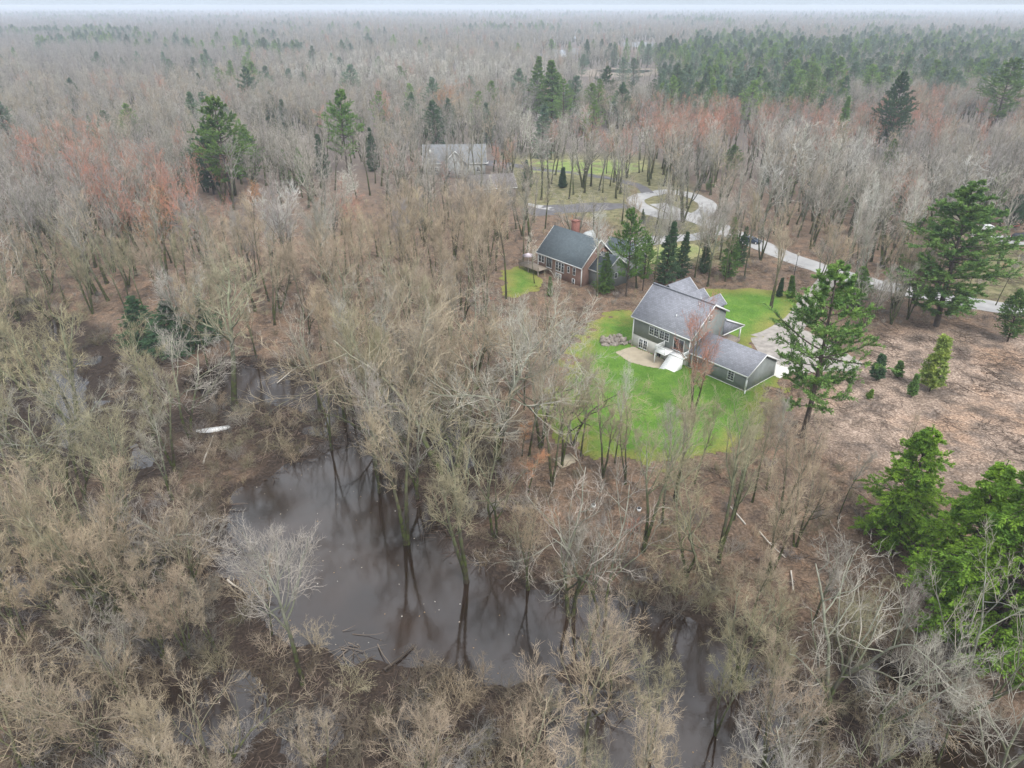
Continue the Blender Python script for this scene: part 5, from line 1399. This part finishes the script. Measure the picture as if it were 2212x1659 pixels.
for (zi, t_, f_), lst in bins.items():
    lst.sort(key=lambda q: q[0])
    for k, (u, o) in enumerate(lst):
        fw = {'clump': 'many stemmed', 'tall': 'tall narrow', 'twin': 'twin stemmed', 'old': 'old crooked'}.get(f_, f_)
        s = f'{WORD[t_]} {fw} bare tree {ZONES[zi][2].replace("right of centre", "right")}'
        if len(lst) > 1: s += ', leftmost such' if k == 0 else (', rightmost such' if k == len(lst) - 1 else f', {ORD[min(k, 19)]} from left')
        o['label'] = s

# ------------------------------------------------------------------ masses nobody could count: far wood, pine wood, brush, fallen sticks
def hidden_collection(name, meshes):
    c = bpy.data.collections.new(name)
    for i, me in enumerate(meshes):
        o = bpy.data.objects.new('%s_%02d' % (name, i), me); c.objects.link(o)
    return c

def mass(name, label, pts, rots, scl, idx, tint, coll, cat):
    me = bpy.data.meshes.new(name); me.vertices.add(len(pts)); me.vertices.foreach_set('co', np.asarray(pts, np.float32).ravel())
    a = me.attributes.new('rot', 'FLOAT_VECTOR', 'POINT'); a.data.foreach_set('vector', np.asarray(rots, np.float32).ravel())
    a = me.attributes.new('scl', 'FLOAT_VECTOR', 'POINT'); a.data.foreach_set('vector', np.asarray(scl, np.float32).ravel())
    a = me.attributes.new('idx', 'INT', 'POINT'); a.data.foreach_set('value', np.asarray(idx, np.int32))
    a = me.attributes.new('tint', 'FLOAT_COLOR', 'POINT'); a.data.foreach_set('color', np.asarray(tint, np.float32).ravel())
    o = link(name, me); tag(o, label, cat, None, 'stuff')
    ng = bpy.data.node_groups.new(name + '_nodes', 'GeometryNodeTree')
    ng.interface.new_socket('Geometry', in_out='INPUT', socket_type='NodeSocketGeometry'); ng.interface.new_socket('Geometry', in_out='OUTPUT', socket_type='NodeSocketGeometry')
    n_, l_ = ng.nodes, ng.links
    gi = n_.new('NodeGroupInput'); go = n_.new('NodeGroupOutput')
    mp2 = n_.new('GeometryNodeMeshToPoints'); ip = n_.new('GeometryNodeInstanceOnPoints'); ci = n_.new('GeometryNodeCollectionInfo')
    ci.inputs['Collection'].default_value = coll; ci.inputs['Separate Children'].default_value = True; ci.inputs['Reset Children'].default_value = True
    def na(nm, ty):
        q = n_.new('GeometryNodeInputNamedAttribute'); q.data_type = ty; q.inputs['Name'].default_value = nm; return q.outputs[0]
    er = n_.new('FunctionNodeEulerToRotation'); l_.new(na('rot', 'FLOAT_VECTOR'), er.inputs[0])
    ip.inputs['Pick Instance'].default_value = True
    l_.new(gi.outputs[0], mp2.inputs[0]); l_.new(mp2.outputs[0], ip.inputs['Points']); l_.new(ci.outputs[0], ip.inputs['Instance'])
    l_.new(na('idx', 'INT'), ip.inputs['Instance Index']); l_.new(er.outputs[0], ip.inputs['Rotation']); l_.new(na('scl', 'FLOAT_VECTOR'), ip.inputs['Scale'])
    l_.new(ip.outputs[0], go.inputs[0])
    md = o.modifiers.new('grow', 'NODES'); md.node_group = ng
    return o

# lighter trees for the distance
MF = ['spreading', 'tall', 'forked', 'slender', 'clump', 'gnarled']
FB = []; FBH = []
for k, f_ in enumerate(['spreading', 'spreading', 'tall', 'tall', 'tall', 'forked', 'slender', 'clump', 'gnarled']):
    a, b = bare(900 + k, BH[f_], f_, .72, 1.35); FB.append(two_mats('mass_tree', a, b, 'bark_mass', 'twig_mass')); FBH.append(BH[f_])
FIDX = {'twin': [5], 'old': [8], 'spreading': [0, 1], 'tall': [2, 3, 4], 'forked': [5], 'slender': [6], 'clump': [7], 'gnarled': [8]}
VF = []
for k, f_ in enumerate(['spreading', 'tall', 'spreading', 'tall']):
    a, b = bare(950 + k, BH[f_], f_, .5, 2.6); VF.append(two_mats('far_tree', a, b, 'bark_mass', 'twig_mass'))
cb = hidden_collection('massbare', FB + VF)
pts = []; rot = []; scl = []; idx = []; tin = []
def put(xx, yy, zz, H, k, t, bh, wd=1.0):
    pts.append((xx, yy, zz)); rot.append((RN.uniform(-.04, .04), RN.uniform(-.04, .04), RN.random() * 6.28)); s = H / bh
    scl.append((s * wd, s * wd, s)); idx.append(k); c = jit(TINT[t], .14); tin.append(c)
for (xx, yy, H, f_, t) in rest:
    k = RN.choice(FIDX[f_]); put(xx, yy, hz(xx, yy), H, k, t, FBH[k], RN.uniform(.85, 1.15))
PINEW = poly_w([(1400, 215), (1420, 150), (1450, 118), (1600, 88), (1800, 112), (1930, 78), (2280, 92), (2400, 130), (2380, 250), (2212, 225), (2100, 262), (1960, 240), (1860, 275), (1640, 262), (1480, 262)], 3)
PINEW2 = poly_w([(1215, 168), (1290, 148), (1415, 140), (1420, 150), (1330, 170), (1240, 175)], 3)
pinesel = []
for (y0, y1, st, sd_, Hm) in ((240, 430, 6.0, 5, 16.5), (430, 900, 8.5, 6, 16), (900, 1700, 13, 7, 16.5), (1700, 3200, 21, 8, 18), (3200, 5200, 36, 18, 20), (5200, 9000, 75, 28, 22)):
    x, y, g = scatter(y0, y1, st, sd_, 20)
    rnd = g.random(len(x)); Hs = Hm * g.uniform(.78, 1.15, len(x)) * (1 + .12 * vnoise(x, y, 60, 4))
    inp = (sdf(x, y, PINEW) < 30 * vnoise(x, y, 45, 9) + y * .05 * vnoise(x, y, 130, 19)) & (vnoise(x, y, 38, 29) > -.6) | (sdf(x, y, PINEW2) < 0)
    strip = (vnoise(x, y, 260, 31) + .5 * vnoise(x, y, 90, 32) > .62) & (y > 700)
    spot = (rnd > .955) & (y > 260)
    okk = allowed(x, y, Hs, Hs * .3, g.random(len(x))) if y0 < 1000 else np.ones(len(x), bool)
    isp = (inp & (rnd < .42)) | (strip & (rnd < .6)) | (spot & (vnoise(x, y, 120, 40) > .1))
    for i in np.nonzero(okk)[0]:
        u, v = project(x[i], y[i], 3 + Hs[i])
        if isp[i]: pinesel.append((x[i], y[i], Hs[i] * RN.uniform(.95, 1.3))); continue
        t = pick_tint(float(u), float(v))
        if y0 >= 900: put(x[i], y[i], 3, Hs[i], 9 + RN.randrange(4), t, [17, 20, 17, 20][idx[-1] - 9] if False else 18., 1.25 if y0 >= 1700 else 1.05)
        else:
            k = RN.choice(FIDX[RN.choice(far_forms)]); put(x[i], y[i], 3, Hs[i], k, t, FBH[k], 1.0)
mass('distant_bare_wood', 'grey brown leafless wood stretching to the misty horizon', pts, rot, scl, idx, tin, cb, 'woodland')
print('distant bare', len(pts), 'pines', len(pinesel))
FP = []; PH = []
for k, (f_, dt) in enumerate((('pine', .42), ('pine', .42), ('openpine', .45), ('spruce', .36))):
    a, b = conifer(300 + k, CH[f_], f_, dt); FP.append(two_mats('mass_pine', a, b, 'pine_bark', 'leaf_mass')); PH.append(CH[f_])
cp_ = hidden_collection('masspine', FP)
pts = []; rot = []; scl = []; idx = []; tin = []
for (xx, yy, H) in pinesel:
    k = RN.choice([0, 1, 2, 3, 0, 1]); s = H / PH[k]; wd = RN.uniform(1.1, 1.5)
    pts.append((xx, yy, 3)); rot.append((0, 0, RN.random() * 6.28)); scl.append((s * wd, s * wd, s)); idx.append(k)
    c = jit(GREEN[RN.choice(['blue', 'green', 'green', 'dark', 'blue'])], .25); tin.append((c[0] * 1.35, c[1] * 1.22, c[2] * 1.35, 1))
mass('distant_pine_wood', 'dark green pine wood beyond the reddish trees', pts, rot, scl, idx, tin, cp_, 'woodland')
# brush under the trees, its tints dimmed to paint the shade of the gaps
SB = [mesh('brush', *shrub(40 + k, 3.0), M['twig_mass']) for k in range(5)]
cs = hidden_collection('massbrush', SB)
x, y, g = scatter(18, 200, 2.35, 77, 4)
rnd = g.random(len(x)); dens = .80 + .35 * vnoise(x, y, 14, 50)
ok = allowed(x, y, np.full(len(x), 2.), np.full(len(x), 1.), rnd, True) & (g.random(len(x)) < dens)
ok &= ~((sdf(x, y, CLEAR) < 4)); ok &= (sdf(x, y, lw1) > 2)
ok &= (y < 130) | (g.random(len(x)) < .5)
x, y = x[ok], y[ok]; z = height(x, y); ok = z > -.12; x, y, z = x[ok], y[ok], z[ok]
dl_ = sdf(x, y, LOW)
sc = g.uniform(.4, 1.3, len(x)) * np.where(dl_ > 3, .55, 1.0) * np.where(y < 60, 1.35, 1.0)
def dim(c, k): return (c[0] * k, c[1] * k, c[2] * k, 1)
tin = [dim(jit(TINT[RN.choice(['tan', 'tan', 'olive', 'grey', 'reddish' if a > 3 and RN.random() < .2 else 'tan', 'mauve'])], .2), RN.choice((.4, .6, .8, 1.0))) for a in dl_]
mass('undergrowth', 'tan leafless brush filling the ground under the trees', np.c_[x, y, z], np.c_[np.zeros((len(x), 2)), g.random(len(x)) * 6.28], np.c_[sc, sc, sc * g.uniform(.7, 1.1, len(x))], g.integers(0, 5, len(x)), tin, cs, 'undergrowth')
print('brush', len(x))
# fallen sticks and flood wrack
def sticks(seed):
    g = np.random.default_rng(seed); n = 26
    a = g.random(n) * 6.3; p0 = np.c_[g.normal(size=(n, 2)) * .9, g.uniform(.03, .22, n)]
    D = np.c_[np.cos(a), np.sin(a), g.normal(size=n) * .07]
    p, q = grow(p0, D, g.uniform(.5, 2.6, n), g.uniform(.012, .045, n), 4, .10, 0, g, .4)
    return tube(p, q, 4)
SK = [mesh('sticks', *sticks(k), M['twig_mass']) for k in range(4)]
ck = hidden_collection('masssticks', SK)
x, y, g = scatter(20, 150, 2.2, 91, 2)
ok = allowed(x, y, np.full(len(x), 1.), np.full(len(x), 1.), g.random(len(x)), True, True)
dl_ = sdf(x, y, LOW); isl = sdf(x, y, poly_w([(430, 890), (560, 885), (700, 900), (720, 960), (600, 1010), (500, 1060), (470, 1150), (420, 1100)], 0)) < 1
ok &= (isl | (g.random(len(x)) < np.where(dl_ < 0, .55, .30))) & (sdf(x, y, lw1) > 1)
x, y = x[ok], y[ok]; z = height(x, y); ok = z > -.25; x, y, z = x[ok], y[ok], np.maximum(z[ok], 0)
DK = [(.10, .075, .06, 1), (.16, .12, .10, 1), (.19, .155, .125, 1), (.07, .05, .04, 1)]
tin = [RN.choice(DK) for _ in x]
sc = g.uniform(.6, 1.3, len(x))
mass('fallen_branches', 'dark fallen sticks and flood wrack on the wet ground', np.c_[x, y, z], np.c_[np.zeros((len(x), 2)), g.random(len(x)) * 6.28], np.c_[sc, sc, sc], g.integers(0, 4, len(x)), tin, ck, 'fallen branches')
x, y, g = scatter(24, 110, 1.1, 131, 0)
ok = (river_sd(x, y) < -.8) & (g.random(len(x)) < .10 + .25 * (vnoise(x, y, 7, 61) > .35)); x, y = x[ok], y[ok]
FL = []
for k in range(3):
    gg = np.random.default_rng(k); nn_ = 7; aa = np.sort(gg.random(nn_) * 6.28); rr_ = gg.uniform(.03, .07, nn_)
    b = MB(); b.prism([(math.cos(a_) * r_, math.sin(a_) * r_, 0) for a_, r_ in zip(aa, rr_)], (0, 0, -.005), (0, 0, .012)); FL.append(mesh('flake', b.v, b.f, M['twig_mass']))
mass('floating_leaves', 'small pale leaves and foam flecks drifting on the river', np.c_[x, y, np.full(len(x), .004)], np.c_[np.zeros((len(x), 2)), g.random(len(x)) * 6.28], np.ones((len(x), 3)) * g.uniform(.6, 1.6, (len(x), 1)), g.integers(0, 3, len(x)),
     [RN.choice([(.6, .58, .55, 1), (.35, .25, .15, 1), (.5, .45, .38, 1)]) for _ in x], hidden_collection('massflakes', FL), 'floating leaves')
# fallen logs one can point to
LOGS = [(440, 1003, 460, 948, .13, 'deadwood', 'bleached log lying below the white canoe'), (492, 1255, 520, 1280, .12, 'deadwood', 'pale log at the left bank of the broad river'),
        (535, 640, 548, 700, .12, 'deadwood', 'white fallen birch piece on the leafy bank'), (600, 835, 660, 775, .08, 'deadwood', 'forked white branch lying on the leafy bank'),
        (1640, 1150, 1690, 1215, .09, 'deadwood', 'pale fallen log on the slope below the lawn'), (1610, 1135, 1570, 1090, .10, 'deadwood', 'white birch log below the lawn edge'),
        (1708, 1235, 1712, 1280, .09, 'deadwood', 'short white log beside the dark twin trunks'), (600, 985, 700, 965, .13, 'darkwood', 'dark wet log along the island shore'),
        (480, 775, 560, 772, .14, 'darkwood', 'dark mossy log on the pool rim'), (830, 1450, 900, 1405, .14, 'darkwood', 'dark log at the near shore of the broad river')]
for (u0, v0, u1, v1, r_, m_, lb) in LOGS:
    a = P(u0, v0); b = P(u1, v1); a.z = max(a.z, 0); b.z = max(b.z, 0); d = b - a; ln = min(d.length, 9)
    o = empty('fallen_log', a, 0, lb, 'log', 'fallen logs')
    dv = np.array(d.normalized()); g2 = np.random.default_rng(int(u0))
    p, q = grow(np.array([[0, 0, r_ + .05]]), dv[None], np.array([ln]), np.array([r_]), 8, .03, 0, g2, .5); p[..., 2] = np.maximum(p[..., 2], r_ * .8 + .02)
    t = tube(p, q, 8); link('trunk', mesh('trunk', *t, M[m_], True), o)
    pp, d2, l2, r2 = spawn(p, q, np.array([ln]), 5, .4, 1, .8, .25, g2); l2 = np.clip(l2, .4, 1.6)
    p, q = grow(pp, d2 * [1, 1, .5] + [0, 0, .25], l2, r2 * .6, 3, .1, 0, g2); t = tube(p, q, 5); link('branch_stubs', mesh('branch_stubs', *t, M[m_], True), o)

# ------------------------------------------------------------------ misty air
HZ = MB().box((-9600, -70, -2), (9600, 9800, CAM_Z + 3))
m, n_, l_, b_ = mat('haze'); n_.remove(b_)
pv = n_.new('ShaderNodeVolumePrincipled'); pv.inputs['Color'].default_value = (.80, .88, 1.0, 1); pv.inputs['Density'].default_value = .00028; pv.inputs['Anisotropy'].default_value = .1
l_.new(pv.outputs[0], n_['Material Output'].inputs['Volume'])
M['haze'] = m
hzobj = link('haze', mesh('haze', HZ.v, HZ.f, m)); tag(hzobj, 'thin pale mist over the whole wood', 'haze', None, 'stuff')
